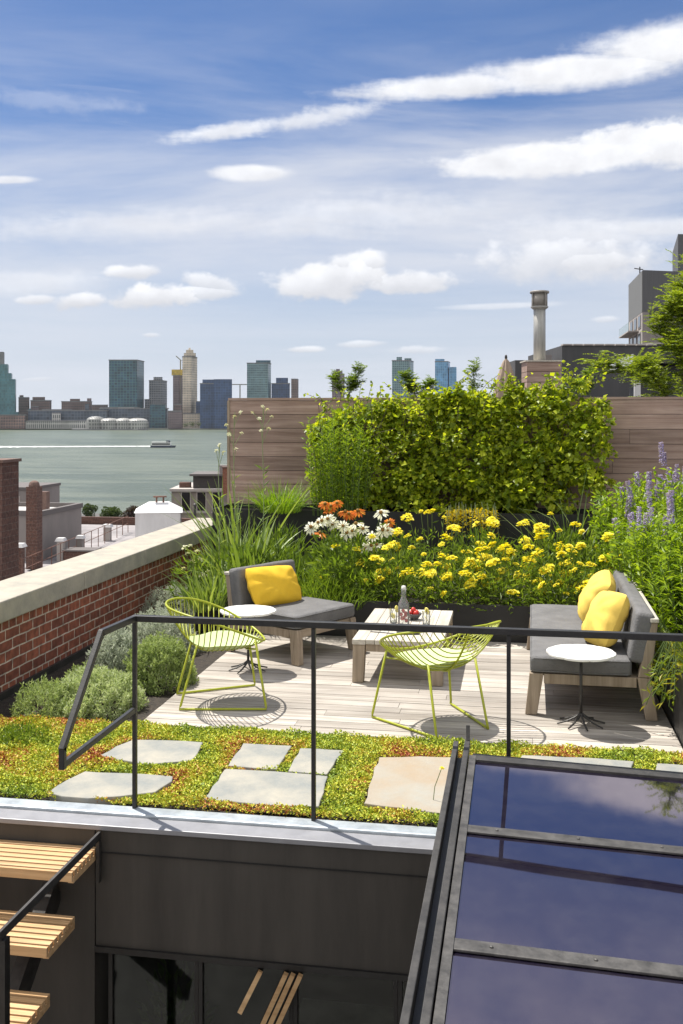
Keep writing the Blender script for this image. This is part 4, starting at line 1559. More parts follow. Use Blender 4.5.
# petal side tables
def petal_table(label, loc, rz):
    t = thing('side_table', label, 'table', loc, rz, 'white petal side tables')
    R, zt = .242, .515
    for k in range(8):
        a0, a1 = 2 * pi * k / 8 + .005, 2 * pi * (k + 1) / 8 - .005
        pts = [(.004 * cos((a0 + a1) / 2), .004 * sin((a0 + a1) / 2))]
        for j in range(9):
            s = j / 8
            a = a0 + (a1 - a0) * s
            rr = R * (1 - .035 * abs(2 * s - 1) ** 3)
            pts.append((rr * cos(a), rr * sin(a)))
        MB().prism(pts, zt - .018, zt).obj('petal', M_white, t, bevel=.004)
    st = MB()
    st.tube([(0, 0, .06), (0, 0, zt - .05)], .011, 10)
    st.obj('stem', M_dark_steel, t, smooth=True)
    ar = MB()
    for k in range(8):
        a = 2 * pi * (k + .5) / 8
        ar.bar((.01 * cos(a), .01 * sin(a), zt - .05), (.16 * cos(a), .16 * sin(a), zt - .024), .012, .008)
    ar.obj('petal_supports', M_dark_steel, t)
    for k in range(8):
        a = 2 * pi * k / 8
        c, s = cos(a), sin(a)
        MB().tube([(.008 * c, .008 * s, .075), (.04 * c, .04 * s, .052), (.10 * c, .10 * s, .026), (.17 * c, .17 * s, .008)], .009, 6, r2=.006).obj('foot', M_dark_steel, t)
    return t


pt = petal_table('round white petal side table beside the long grey bench', (.45, 7.37, .012), .2)
dup(pt, (-2.27, 8.46, .012), .5, 'round white petal side table beside the armless lounge seat', 'white petal side tables')

# lime wire chairs
def wire_chair(label, loc, rz):
    t = thing('wire_chair', label, 'chair', loc, rz, 'lime green wire chairs')
    fx, bx_ = .33, -.30
    fw, bw = .345, .215
    n = 48

    def rim(a):
        # a = 0 front, pi back
        x = -.015 + .375 * cos(a)
        y = .445 * sin(a) * (1 - .06 * cos(a))
        z = .605 - .145 * cos(a) + .055 * sin(a) ** 2
        return np.array((x, y, z))

    def spine(x):
        # lowest line of the shell, front to back
        s = (x + .39) / .75
        zf = .395 + .06 * max(0, (s - .55) / .45) ** 2
        zb = .395 + .36 * max(0, (.42 - s) / .42) ** 1.8
        return max(zf, zb)

    rp = [rim(2 * pi * k / n) for k in range(n)]
    MB().tube(rp, .0085, 8, closed=True).obj('rim', M_lime, t, smooth=True)
    rb = MB()
    nr = 26
    for k in range(nr):
        f = (k + .5) / nr
        a = pi * f * .94 + pi * .03
        pr_ = rim(a)
        xs = pr_[0] * .86 - .02
        zs = spine(xs)
        pts = []
        for j in range(-8, 9):
            s = abs(j) / 8
            y = np.sign(j) * pr_[1] * s
            x = xs + (pr_[0] - xs) * s ** 1.4
            z = zs + (pr_[2] - zs) * (s ** 2.5)
            pts.append((x, y, z))
        rb.tube(pts, .0042, 6)
    rb.obj('seat_wires', M_lime, t, smooth=True)
    sp = MB().tube([(x, 0, spine(x) - .009) for x in np.linspace(.345, -.38, 20)], .0075, 8)
    sp.obj('spine', M_lime, t, smooth=True)
    for s in (-1, 1):
        ft, bt_ = (fx, s * fw, .010), (bx_, s * bw, .010)
        fa = rim(radians(42) * s)
        ba_x = -.17
        ba = np.array((ba_x, s * .20, spine(ba_x) + .035))
        pts = [tuple(fa + np.array((-.005, -s * .02, -.012))), (ft[0] - .003, ft[1], .035), ft, tuple(np.array(ft) * .9 + np.array(bt_) * .1), tuple(np.array(ft) * .1 + np.array(bt_) * .9), bt_, (bt_[0] + .01, bt_[1], .035), tuple(ba)]
        MB().tube(pts, .009, 8).obj('sled_leg', M_lime, t, smooth=True)
    cross = MB().tube([(.27, -.27, .44), (.22, 0, .385), (.27, .27, .44)], .007, 8)
    cross.obj('seat_brace', M_lime, t, smooth=True)
    # seat pad
    V, F = [], []
    nr_, na = 7, 36
    rings = []
    for side in (1, 0):
        for i in range(nr_ + 1):
            r = i / nr_
            for k in range(na):
                a = 2 * pi * k / na
                x = .055 + .275 * r * cos(a)
                y = .275 * r * sin(a)
                # shell height under this point
                sy_ = min(1, abs(y) / (.445 * max(.25, sqrt(max(0, 1 - ((x + .015) / .375) ** 2)))))
                ca_ = max(-1, min(1, (x + .015) / .375))
                zr = .605 - .145 * ca_ + .055 * (1 - ca_ * ca_)
                zz = spine(x) + (zr - spine(x)) * sy_ ** 2.5
                V.append((x, y, zz + .006 + (.014 * (1 - r ** 6) if side else 0)))
    q = (nr_ + 1) * na
    for s in (0, 1):
        for i in range(nr_):
            for k in range(na):
                l = (k + 1) % na
                f = (s * q + i * na + k, s * q + (i + 1) * na + k, s * q + (i + 1) * na + l, s * q + i * na + l)
                F.append(f if s == 0 else tuple(reversed(f)))
    MB().add(V, F).obj('seat_pad', M_pad, t, smooth=True)
    return t


wc_ = wire_chair('lime green wire leaf chair facing right beside the silver shrubs', (-2.26, 7.52, .012), radians(21.6))
dup(wc_, (-.55, 7.23, .012), radians(129), 'lime green wire leaf chair seen from behind in front of the coffee table', 'lime green wire chairs')

# ------------------------------------------------------------------ plants
LM_vine = leaf_mat('vine_leaves', [(0.09, 0.14, 0.012), (0.22, 0.30, 0.02), (0.38, 0.45, 0.03), (0.55, 0.59, 0.05)], 0.5, 0.4)
LM_bright = leaf_mat('bright_green_leaves', [(0.14, 0.23, 0.019), (0.24, 0.35, 0.026), (0.35, 0.46, 0.04)], 0.46)
LM_green = leaf_mat('mid_green_leaves', [(0.085, 0.14, 0.02), (0.15, 0.23, 0.03), (0.24, 0.32, 0.05)], 0.42)
LM_dark = leaf_mat('dark_green_leaves', [(0.06, 0.10, 0.018), (0.11, 0.175, 0.027), (0.17, 0.25, 0.04)], 0.4)
LM_sword = leaf_mat('sword_leaves', [(0.12, 0.19, 0.04), (0.20, 0.28, 0.07), (0.32, 0.40, 0.15)], 0.35)
LM_grass = leaf_mat('grass_blades', [(0.120, 0.216, 0.014), (0.180, 0.300, 0.024), (0.252, 0.372, 0.036)], 0.4)
LM_silver = leaf_mat('silver_leaves', [(0.34, 0.38, 0.29), (0.46, 0.50, 0.40), (0.58, 0.61, 0.52)], 0.35, 0.7, (1.15, 1.15, 1.0))
LM_santo = leaf_mat('grey_green_leaves', [(0.33, 0.41, 0.17), (0.46, 0.53, 0.26), (0.58, 0.63, 0.42)], 0.38, 0.6, (1.2, 1.2, .85))
LM_santo2 = leaf_mat('sage_leaves', [(0.22, 0.29, 0.09), (0.33, 0.41, 0.15), (0.46, 0.53, 0.27)], 0.38, 0.6, (1.25, 1.25, .8))
LM_locust = leaf_mat('locust_leaflets', [(0.11, 0.16, 0.018), (0.20, 0.27, 0.026), (0.32, 0.38, 0.04)], 0.46)
LM_gold = leaf_mat('golden_trailing_leaves', [(0.62, 0.46, 0.015), (0.75, 0.60, 0.03), (0.50, 0.46, 0.03)], 0.35)
M_stem = mat('green_stem', (0.10, 0.15, 0.035), 0.6)
M_stem_pale = mat('pale_stem', (0.22, 0.27, 0.12), 0.6)
P_yellow = leaf_mat('yellow_petals', [(0.74, 0.60, 0.02), (0.86, 0.80, 0.05), (0.90, 0.87, 0.14)], 0.3)
P_orange = leaf_mat('orange_petals', [(0.62, 0.13, 0.015), (0.75, 0.22, 0.02), (0.70, 0.30, 0.03)], 0.25)
P_white = leaf_mat('cream_petals', [(0.66, 0.66, 0.52), (0.76, 0.75, 0.64), (0.80, 0.80, 0.72)], 0.25)
P_purple = leaf_mat('lavender_florets', [(0.30, 0.24, 0.52), (0.42, 0.36, 0.64), (0.55, 0.50, 0.74)], 0.25)
M_cone = mat('flower_cone', (0.22, 0.12, 0.02), 0.8)

# -- flower head meshes (variants shared by copies)
def umbel_mesh(seed, r=.045, m=P_yellow, nfl=30, petal=.021):
    g = np.random.default_rng(seed)
    P, A = [], []
    for k in range(nfl):
        a = g.uniform(0, 2 * pi)
        rr = r * sqrt(g.random())
        c = np.array((rr * cos(a), rr * sin(a), -.75 * rr * rr / r + g.uniform(-.012, .012)))
        for j in range(6):
            b = 2 * pi * j / 6 + a
            P.append(c)
            A.append((cos(b) + .6 * cos(a) * rr / r, sin(b) + .6 * sin(a) * rr / r, .5))
    V, F = leaf_verts(np.array(P), np.array(A), petal * (g.random(len(P)) * .5 + .75), petal * .8, .8, .1, g)
    return np_mesh('flower_head', V, F, m)


def daisy_mesh(seed, r=.05, m=P_orange, n=13, droop=-.35):
    g = np.random.default_rng(seed)
    a = np.arange(n) * 2 * pi / n + g.normal(size=n) * .06
    P = np.stack([np.cos(a) * .010, np.sin(a) * .010, np.zeros(n)], 1)
    A = np.stack([np.cos(a), np.sin(a), np.full(n, droop) + g.normal(size=n) * .12], 1)
    V, F = leaf_verts(P, A, r * (0.9 + .2 * g.random(n)), r * .36, .9, .06, g, wide=.62)
    return np_mesh('flower_head', V, F, m)


def spike_mesh(seed, ln=.13, r=.020):
    g = np.random.default_rng(seed)
    n = 170
    z = g.random(n) ** .9 * ln
    a = g.uniform(0, 2 * pi, n)
    rr = r * (1 - .55 * z / ln) * .6
    P = np.stack([np.cos(a) * rr, np.sin(a) * rr, z], 1)
    A = np.stack([np.cos(a), np.sin(a), np.full(n, .55)], 1)
    V, F = leaf_verts(P, A, .020, .014, .6, .15, g)
    return np_mesh('flower_spike', V, F, P_purple)


UMB = [umbel_mesh(k, r) for k, r in enumerate((.050, .038, .058, .044))]
WUMB = [umbel_mesh(20 + k, .04, P_white, 18, .015) for k in range(2)]
ORD = [daisy_mesh(k, .066, P_orange) for k in range(3)]
WHD = [daisy_mesh(10 + k, .066, P_white, 12, -.15) for k in range(3)]
SPK = [spike_mesh(k, l) for k, l in enumerate((.14, .18, .22))]
_cone = MB().ball((0, 0, .008), .017, 8, 6, (1, 1, .9)).mesh('flower_cone', M_cone, True)


def flower_plant(name, label, cat, loc, heads, spread, h0, lm, variants, group=None, fol=420, leaf=(.09, .022), cone=False, stem_m=None, hmin=.45, fixed=None, fz=.85):
    """clump: stems from the crown to each head, narrow leaves up the stems and a leafy base"""
    t = thing(name, label, cat, loc, 0, group)
    st = MB()
    P, A = [], []
    for k in range(heads):
        if fixed:
            tip = np.array(fixed[k]) - np.array(loc)
        else:
            a = random.uniform(0, 2 * pi)
            r = spread * sqrt(random.random())
            tip = np.array((cos(a) * r, sin(a) * r, h0 * (random.uniform(.40, 1.18) - .25 * (r / spread) ** 2)))
        base = np.array((tip[0] * .35, tip[1] * .35, 0))
        mid = base * .45 + tip * .55 + np.array((tip[0], tip[1], 0)) * -.08
        st.tube([base, mid, tip], .0035, 5)
        for j in range(7):
            s = random.uniform(.1, .9)
            P.append(base + (tip - base) * s)
            A.append((random.gauss(0, 1), random.gauss(0, 1), .5))
        hd = link('flower_head', random.choice(variants), t)
        hd.location = tip
        hd.rotation_euler = (random.gauss(.55 if cone else .12, .25), random.gauss(-.1, .25), 0 if cone else random.gauss(0, .4))
        sc = random.uniform(.95, 1.3) if cone else random.choice((.6, .75, .9, 1.05, 1.2)) * random.uniform(.9, 1.1)
        hd.scale = (sc, sc, sc)
        if cone:
            c = link('flower_cone', _cone, hd)
    st.obj('stems', stem_m or M_stem, t)
    n = fol
    d = sphere_dirs(n)
    d[:, 2] = np.abs(d[:, 2])
    rad = RNG.random((n, 1)) ** .45
    P2 = d * rad * np.array((spread * 1.1, spread * 1.1, h0 * fz)) + np.array((0, 0, .0))
    A2 = d * np.array((1, 1, .5)) + np.array((0, 0, .45)) + RNG.normal(size=(n, 3)) * .45
    Pall = np.concatenate([np.array(P), P2])
    Aall = np.concatenate([np.array(A), A2])
    s = RNG.uniform(.6, 1.3, len(Pall))
    leaves('foliage', Pall, Aall, leaf[0] * s, leaf[1] * s, lm, t, up=.35)
    return t


# -- yellow flowered perennials behind the deck planter
YEL = [
    ((-1.75, 10.42), 4, .40, .50, 'low yellow-flowered clump just right of the armless seat'),
    ((-1.20, 10.32), 9, .46, .62, 'yellow-flowered clump directly behind the glass bottle'),
    ((-.88, 10.75), 10, .45, .80, 'yellow-flowered clump at the back, right of the white coneflowers'),
    ((-.62, 10.30), 11, .46, .56, 'dense yellow-flowered clump right behind the coffee table'),
    ((-.30, 10.85), 11, .46, .74, 'tall yellow-flowered clump in the centre back below the golden trailer'),
    ((-.12, 10.30), 10, .44, .56, 'yellow-flowered clump in the front middle of the bed'),
    ((.28, 10.75), 12, .46, .82, 'yellow-flowered clump behind the left end of the bench'),
    ((.42, 10.25), 10, .44, .52, 'yellow-flowered clump drooping onto the bench seat'),
    ((.78, 10.62), 10, .42, .72, 'yellow-flowered clump at the right end behind the bench pillows'),
]
for (x, y), hd, sp, h, lab in YEL:
    flower_plant('yellow_perennial', lab, 'flower plant', (x, y, .30), int(hd * 2.2), sp, h, LM_green, UMB, 'yellow-flowered perennials behind the deck', 620, (.085, .018))


def px_points(lst, d):
    return [at_depth(px, d, height_at(py, d)) for px, py in lst]


# -- orange and white coneflowers
flower_plant('orange_coneflower', 'clump of orange coneflowers beside the back planter', 'flower plant', (*at_depth(336, 11.4)[:2], .3), 9, .3, .9, LM_green, ORD, None, 320, (.11, .03), True,
             fixed=px_points([(325, 504), (331, 506), (337, 503), (329, 510), (345, 512), (349, 514), (358, 511), (389, 522), (320, 533)], 11.4), fz=.7)
flower_plant('white_coneflower', 'clump of white coneflowers below the orange ones', 'flower plant', (*at_depth(352, 10.6)[:2], .3), 17, .42, .8, LM_green, WHD, None, 900, (.11, .032), True,
             fixed=px_points([(311, 527), (322, 521), (328, 519), (333, 524), (343, 526), (347, 533), (356, 524), (363, 529), (381, 513), (372, 536), (383, 530), (388, 531), (371, 546), (366, 548), (377, 545), (318, 523), (352, 531)], 10.5), fz=.8)

# -- left back: sword-leaved clumps, grasses, tall stalks
def sword_clump(name, label, loc, n, ln, w, lm, spread=.16, droop=.28, lean=.45, group=None, cat='plant', nseg=7):
    t = thing(name, label, cat, loc, random.uniform(0, 6), group)
    a = RNG.uniform(0, 2 * pi, n)
    r = spread * np.sqrt(RNG.random(n))
    B = np.stack([np.cos(a) * r, np.sin(a) * r, np.zeros(n)], 1)
    a2 = a + RNG.normal(size=n) * .5
    tl = np.abs(RNG.normal(size=n)) * lean * .6 + .08
    D = np.stack([np.cos(a2) * tl, np.sin(a2) * tl, np.ones(n)], 1)
    blades('leaves', B, D, ln * RNG.uniform(.55, 1.1, n), w * RNG.uniform(.7, 1.2, n), droop * RNG.uniform(.3, 1.6, n), lm, t, nseg)
    return t


SW = [
    (222, 11.4, .95, 60, .044, LM_sword, 'sword-leaved clump against the end of the brick parapet'),
    (243, 10.9, .95, 70, .046, LM_sword, 'large arching sword-leaved clump behind the armless seat back'),
    (232, 12.2, 1.2, 70, .034, LM_sword, 'tall sword-leaved clump in front of the fence end'),
    (240, 11.9, 1.45, 60, .036, LM_sword, 'tallest sword-leaved clump just left of the grass mound'),
    (268, 11.6, .85, 70, .026, LM_green, 'narrow-leaved green clump below the grass mound'),
    (226, 10.4, .62, 80, .022, LM_sword, 'low arching clump between parapet and armless seat'),
    (208, 10.05, .50, 110, .020, LM_sword, 'arching clump spilling over the left end of the deck planter'),
    (292, 11.0, .7, 90, .018, LM_green, 'fine-leaved green clump left of the coneflowers'),
]
for px, d, ln, n, w, lm, lab in SW:
    x, y, _ = at_depth(px, d)
    sword_clump('sword_leaf_plant', lab, (x, y, .28 if x > -3.2 else .02), n, ln, w, lm, .2, .3, .5, 'sword-leaved clumps at the back left')
GR = [
    ((280, 12.95), .98, 420, .55, .010, 'bright green fine grass mound in the back planter', LM_grass, .26),
    ((318, 10.45), .30, 380, .52, .009, 'loose green grass tuft right of the yellow cushion', LM_green, .3),
    ((300, 10.75), .30, 300, .60, .009, 'taller grass tuft behind the yellow cushion', LM_green, .28),
    ((572, 11.9), .28, 75, 1.65, .020, 'upright bluish grass clump rising in front of the hedge', LM_sword, .2),
    ((596, 11.5), .28, 220, .6, .010, 'dark grass tuft between yellow flowers and purple spikes', LM_dark, .26),
    ((345, 10.2), .30, 260, .42, .009, 'low grass tuft left of the coffee table flowers', LM_dark, .26),
]
for (px, d), z, n, ln, w, lab, lm, sp in GR:
    x, y, _ = at_depth(px, d)
    sword_clump('grass_clump', lab, (x, y, z - .02), n, ln, w, lm, sp, .45, .75, 'ornamental grasses in the bed', 'grass', 5)
BG = [((-2.95, 10.5), .55, 260, 'leafy green plant below the white umbels'),
      ((-2.55, 10.5), .55, 300, 'bushy dark green plant directly behind the armless seat'), ((-1.95, 10.9), .55, 300, 'bushy dark green plant behind the grass tufts'),
      ((-2.7, 11.6), .6, 320, 'bushy dark green plant in front of the grass mound'), ((-1.4, 11.6), .6, 380, 'bushy green plant behind the white coneflowers'),
      ((-.4, 11.75), .6, 380, 'bushy green plant behind the centre yellow flowers'), ((.55, 11.6), .65, 380, 'bushy green plant behind the right yellow flowers')]
for (x, y), h, n, lab in BG:
    t = thing('leafy_plant', lab, 'plant', (x, y, .26), 0, 'leafy filler plants in the bed')
    d = sphere_dirs(n * 2)
    d[:, 2] = np.abs(d[:, 2])
    r = RNG.random((n * 2, 1)) ** .4
    leaves('foliage', d * r * np.array((.42, .36, h)), d + np.array((0, 0, .5)) + RNG.normal(size=d.shape) * .4, .12 * RNG.uniform(.6, 1.2, n * 2), .03, LM_dark, t, up=.4)
    stb = MB()
    for k in range(7):
        a = k * .9
        stb.tube([(0, 0, 0), (cos(a) * .2, sin(a) * .2, h * .75)], .004, 5)
    stb.obj('stems', M_stem, t)


def stalk(label, px, py0, py1, d, blooms, name='flower_stalk'):
    """tall thin stalk with small pale blooms near the top"""
    o = at_depth(px, d, height_at(py1, d))
    t = thing(name, label, 'flower plant', o, YAW, 'tall pale flower stalks in front of the fence')
    h = (py1 - py0) / FPX * d
    st = MB()
    st.tube([(0, 0, 0), (.012, 0, h * .4), (-.01, .01, h * .75), (.01, 0, h)], .0055, 6, r2=.003)
    for (dx, dy) in blooms:
        x, z = dx / FPX * d, h - dy / FPX * d
        st.tube([(0, 0, max(0, z - .16)), (x * .7, 0, z - .05), (x, 0, z)], .003, 5)
        hd = link('flower_head', random.choice(WUMB), t)
        hd.location = (x, 0, z)
        hd.scale = (.62, .62, .62)
        hd.rotation_euler = (random.gauss(0, .5), random.gauss(0, .4), 0)
    st.obj('stem', M_stem_pale, t)
    n = 16
    z = RNG.random(n) * h * .55
    a = RNG.uniform(0, 6.3, n)
    P = np.stack([np.zeros(n), np.zeros(n), z], 1)
    A = np.stack([np.cos(a), np.sin(a), np.full(n, .7)], 1)
    leaves('foliage', P, A, .12, .018, LM_sword, t)


stalk('tallest pale flower stalk against the left of the fence', 263, 406, 545, 11.8, [(0, 0), (-10, 6), (4, 3), (-4, 12), (9, 10), (6, 22), (-2, 24)])
stalk('pale flower stalk standing before the fence end and river', 234, 412, 560, 11.3, [(0, 4), (-8, 12), (6, 0), (-5, 22), (8, 20), (2, 36)])
stalk('budded stalk leaning over the river left of the fence', 219, 444, 560, 11.2, [(0, 0), (-3, 6), (4, 8)])
flower_plant('white_umbel_plant', 'white flat-headed flowers leaning over the parapet corner', 'flower plant', (*at_depth(196, 10.6)[:2], .28), 9, .25, .6, LM_green, WUMB, None, 160, (.11, .022),
             fixed=px_points([(184, 546), (190, 545), (196, 551), (187, 553), (200, 558), (192, 560), (183, 568), (207, 570), (203, 574)], 10.6))

# -- hedge vine on the fence
def vine():
    t = thing('climbing_vine', 'dense leafy green vine covering the middle of the back fence', 'vine', (-2.0, FY - .3, .95))
    ox, oy, oz = t.location
    cs, rs, ns = [], [], []
    # outline: px -> top py
    tops = [(312, 418), (330, 404), (350, 398), (372, 397), (400, 398), (430, 390), (455, 386), (485, 388), (510, 384), (535, 387), (560, 378), (585, 374), (605, 382), (618, 398)]
    bots = [(312, 500), (372, 505), (400, 508), (440, 512), (500, 507), (545, 505), (580, 500), (602, 480), (610, 440), (619, 415)]
    xs = np.array([p[0] for p in tops]); yt = np.array([p[1] for p in tops])
    xb = np.array([p[0] for p in bots]); yb = np.array([p[1] for p in bots])
    d = 13.05
    for k in range(520):
        px = random.uniform(308, 603)
        a, b = np.interp(px, xs, yt), np.interp(px, xb, yb)
        py = a + 5 + (b - a - 6) * random.random()
        p = at_depth(px, d, height_at(py, d))
        tt = (py - a) / (b - a)
        if lump(px * .035, py * .04, .6) < -.45 and random.random() < .7:
            continue
        yy = FY - .06 - (.12 + .62 * tt) * (.35 + .65 * random.random())
        cs.append((p[0] - ox, yy - oy, p[2] - oz))
        rs.append(random.uniform(.07, .17))
        ns.append(50)
    P, A = clump_cloud(cs, rs, ns, squash=.9, shell=.5)
    keep = P[:, 1] < .28
    P, A = P[keep], A[keep]
    A = A * .7 + np.array((0, -.45, -.35)) + RNG.normal(size=A.shape) * .35
    s = RNG.uniform(.55, 1.2, len(P))
    s = s * (1 + .5 * (RNG.random(len(P)) > .8))
    leaves('foliage', P, A, .064 * s, .060 * s, LM_vine, t, up=.66, fold=.12, upv=(-.15, -.5, .85))
    # loose shoots over the top
    P, A = [], []
    st = MB()
    for k in range(95):
        px = random.uniform(318, 608)
        a = np.interp(px, xs, yt)
        if k > 50:
            a = a + random.uniform(10, 70)
        p = np.array(at_depth(px, d + .2 - (.35 if k > 50 else 0), height_at(a + 6, d))) - np.array((ox, oy, oz))
        dr = np.array((random.gauss(0, .5), random.gauss(-.1, .3), random.uniform(.5, 1)))
        ln = random.uniform(.12, .36)
        tip = p + dr * ln
        st.tube([p, p + dr * ln * .5 + np.array((0, 0, .03)), tip], .003, 5)
        for j in range(9):
            P.append(p + (tip - p) * (j + 1) / 9)
            A.append((random.gauss(0, 1), random.gauss(-.3, .8), random.gauss(.1, .5)))
    s = RNG.uniform(.5, 1, len(P))
    leaves('shoot_leaves', np.array(P), np.array(A), .07 * s, .055 * s, LM_vine, t, up=.3)
    for k in range(26):
        px = random.uniform(325, 600)
        p0 = np.array(at_depth(px, d + .25, 1.0)) - np.array((ox, oy, oz))
        p1 = np.array(at_depth(px + random.uniform(-25, 25), d + .25, 2.35)) - np.array((ox, oy, oz))
        st.tube([p0, (p0 + p1) / 2 + np.array((random.gauss(0, .06), 0, 0)), p1], .007, 5, r2=.003)
    st.obj('vine_stems', M_bark, t)


vine()


def feather_shrub(name, label, loc, h, w, nstem, lm, nl=26, leaf=(.085, .016), group=None, lean=.25, stem_m=None, cat='shrub', dep=.5):
    """upright stems densely clothed in narrow leaves"""
    t = thing(name, label, cat, loc, 0, group)
    st = MB()
    P, A = [], []
    for k in range(nstem):
        a = random.uniform(0, 2 * pi)
        r = sqrt(random.random())
        base = np.array((cos(a) * r * w * .45, sin(a) * r * w * .45 * dep, 0))
        tip = base * (1 + lean * 2.0) + np.array((random.gauss(0, .05), random.gauss(0, .03), h * random.uniform(.68, 1.04) * (1 - .18 * r * r)))
        mid = (base + tip) / 2 + np.array((random.gauss(0, .03), random.gauss(0, .03), 0))
        st.tube([base, mid, tip], .004, 5, r2=.002)
        for j in range(nl):
            s = .12 + .88 * (j + random.random()) / nl
            q = base * (1 - s) ** 2 + mid * 2 * s * (1 - s) + tip * s * s
            b = random.uniform(0, 2 * pi)
            P.append(q)
            A.append((cos(b), sin(b), random.uniform(.25, 1.0)))
    P, A = np.array(P), np.array(A)
    s = RNG.uniform(.6, 1.2, len(P))
    leaves('foliage', P, A, leaf[0] * s, leaf[1] * s, lm, t, up=.5)
    st.obj('stems', stem_m or M_stem, t)
    return t


x, y, _ = at_depth(338, 12.95)
feather_shrub('upright_shrub', 'tall bright feathery shrub at the left end of the vine', (x, y, .92), 1.38, .78, 75, LM_bright, 34, (.085, .018), dep=.7, lean=.12)
# golden trailing plant on the rear planter
x, y, _ = at_depth(471, 12.55)
t = thing('trailing_plant', 'golden yellow plant spilling over the rim of the back planter', 'plant', (x, y, .97))
P, A = [], []
st = MB()
for k in range(40):
    a = random.uniform(-.28, .28)
    p0 = np.array((a, .12, .0))
    p1 = np.array((a * 1.1, -.08, random.uniform(.03, .17)))
    p2 = np.array((a * 1.15 + random.gauss(0, .02), -.16, -random.uniform(.05, .26)))
    st.tube([p0, p1, p2], .003, 5)
    for j in range(16):
        s = (j + 1) / 16
        P.append(p0 * (1 - s) ** 2 + p1 * 2 * s * (1 - s) + p2 * s * s)
        A.append((random.gauss(0, 1), random.gauss(-.4, .6), random.gauss(0, .6)))
st.obj('stems', M_stem_pale, t)
leaves('foliage', np.array(P), np.array(A), .05 * RNG.uniform(.6, 1.2, len(P)), .026, LM_gold, t)

# -- right side: purple spiked hyssop
HYS = [
    (628, 10.6, .42, 1.12, 1.0, 12, 'purple-spiked bush farthest back against the right fence boards'),
    (668, 10.9, .42, 1.22, .9, 10, 'tall purple-spiked bush under the honey locust at the right'),
    (654, 9.3, .42, .95, .9, 9, 'purple-spiked bush behind the bench back'),
    (690, 8.6, .42, 1.05, .85, 5, 'nearest purple-spiked bush at the right edge'),
    (720, 9.6, .42, 1.35, .9, 5, 'tallest purple-spiked bush cut by the right edge'),
]
for px, d, z, h, w, nsp, lab in HYS:
    x, y, _ = at_depth(px, d)
    x = max(x - .1, 1.32)
    t = feather_shrub('hyssop_bush', lab, (x, y, z - .03), h, w, 88, LM_bright, 36, (.085, .034), 'purple-spiked bushes along the right', lean=.14, cat='flower plant', dep=1.0)
    for k in range(nsp):
        a = random.uniform(0, 2 * pi)
        r = sqrt(random.random()) * w * .5
        hh = h * (1.0 + random.uniform(-.14, .07) - .30 * (r / (w * .5)) ** 2)
        sp = link('flower_spike', random.choice(SPK), t)
        sp.location = (cos(a) * r, sin(a) * r, hh)
        sp.rotation_euler = (random.gauss(0, .1), random.gauss(0, .1), 0)
        s2 = random.uniform(1.0, 1.35)
        sp.scale = (s2, s2, s2)
# bamboo-like foliage over the right planter edge
x, y, _ = at_depth(668, 7.9)
feather_shrub('upright_shrub', 'bright leafy bush pressing against the end of the bench', (1.44, 8.35, .40), .78, .70, 60, LM_bright, 30, (.10, .018), lean=.2, dep=1.3)
feather_shrub('upright_shrub', 'bright leafy bush at the right edge nearest the skylight', (1.62, 7.45, .40), .95, .75, 60, LM_bright, 30, (.10, .018), lean=.2, dep=1.0)
t = thing('trailing_plant', 'green and gold plant trailing down the right planter side', 'plant', (1.10, 7.75, .46))
P, A = [], []
st = MB()
for k in range(44):
    yy = random.uniform(-.7, .75)
    p0 = np.array((.14, yy, -.03))
    p1 = np.array((-.04, yy + random.gauss(0, .05), random.uniform(.08, .22)))
    p2 = np.array((-.14 + random.uniform(-.08, .08), yy + random.gauss(0, .08), -random.uniform(.0, .28)))
    st.tube([p0, p1, p2], .003, 5)
    for j in range(15):
        s = (j + 1) / 15
        P.append(p0 * (1 - s) ** 2 + p1 * 2 * s * (1 - s) + p2 * s * s)
        A.append((random.gauss(-.2, 1), random.gauss(0, .8), random.gauss(-.3, .6)))
st.obj('stems', M_stem, t)
leaves('foliage', np.array(P), np.array(A), .075 * RNG.uniform(.6, 1.2, len(P)), .017, leaf_mat('trailing_leaves', [(0.14, 0.21, 0.02), (0.22, 0.28, 0.03), (0.36, 0.32, 0.03)], .35), t)

# -- silver and grey-green shrubs at the left of the deck
def mound(name, label, loc, r, h, lm, n, leaf, group):
    """dense low mound built from upright sprigs"""
    t = thing(name, label, 'shrub', loc, random.uniform(0, 6), group)
    ns = n // 14
    d = sphere_dirs(ns)
    d[:, 2] = np.abs(d[:, 2]) * 1.0 + .05
    d = unit(d)
    k = 1 + .16 * lump(d[:, 0] * 2.2, d[:, 1] * 2.2, .6)[:, None]
    tips = d * k * np.array((r, r, h))
    P, A = [], []
    for q, dd in zip(tips, d):
        ax = dd * .55 + np.array((0, 0, .7)) + RNG.normal(size=3) * .22
        ax /= np.linalg.norm(ax)
        L = leaf[0] * 3.4
        b = q - ax * L
        for j in range(14):
            s = j / 14
            P.append(b + ax * L * (s + .05))
            a2 = RNG.normal(size=3)
            A.append(a2 * .8 + ax * 1.1)
    leaves('foliage', np.array(P), np.array(A), leaf[0] * RNG.uniform(.6, 1.2, len(P)), leaf[1], lm, t, up=.4)
    sb = MB()
    for j in range(10):
        a = j * .63
        sb.tube([(0, 0, 0), (cos(a) * r * .6, sin(a) * r * .6, h * .6)], .006, 5, r2=.002)
    sb.obj('stems', M_bark, t)
    return t


gS = 'silver and grey-green mounds left of the deck'
def mound_at(name, label, px, py, r, h, lm, n, leaf):
    x, y, _ = on_level(px, py, 0)
    mound(name, label, (x, y, -.02), r, h, lm, n, leaf, gS)


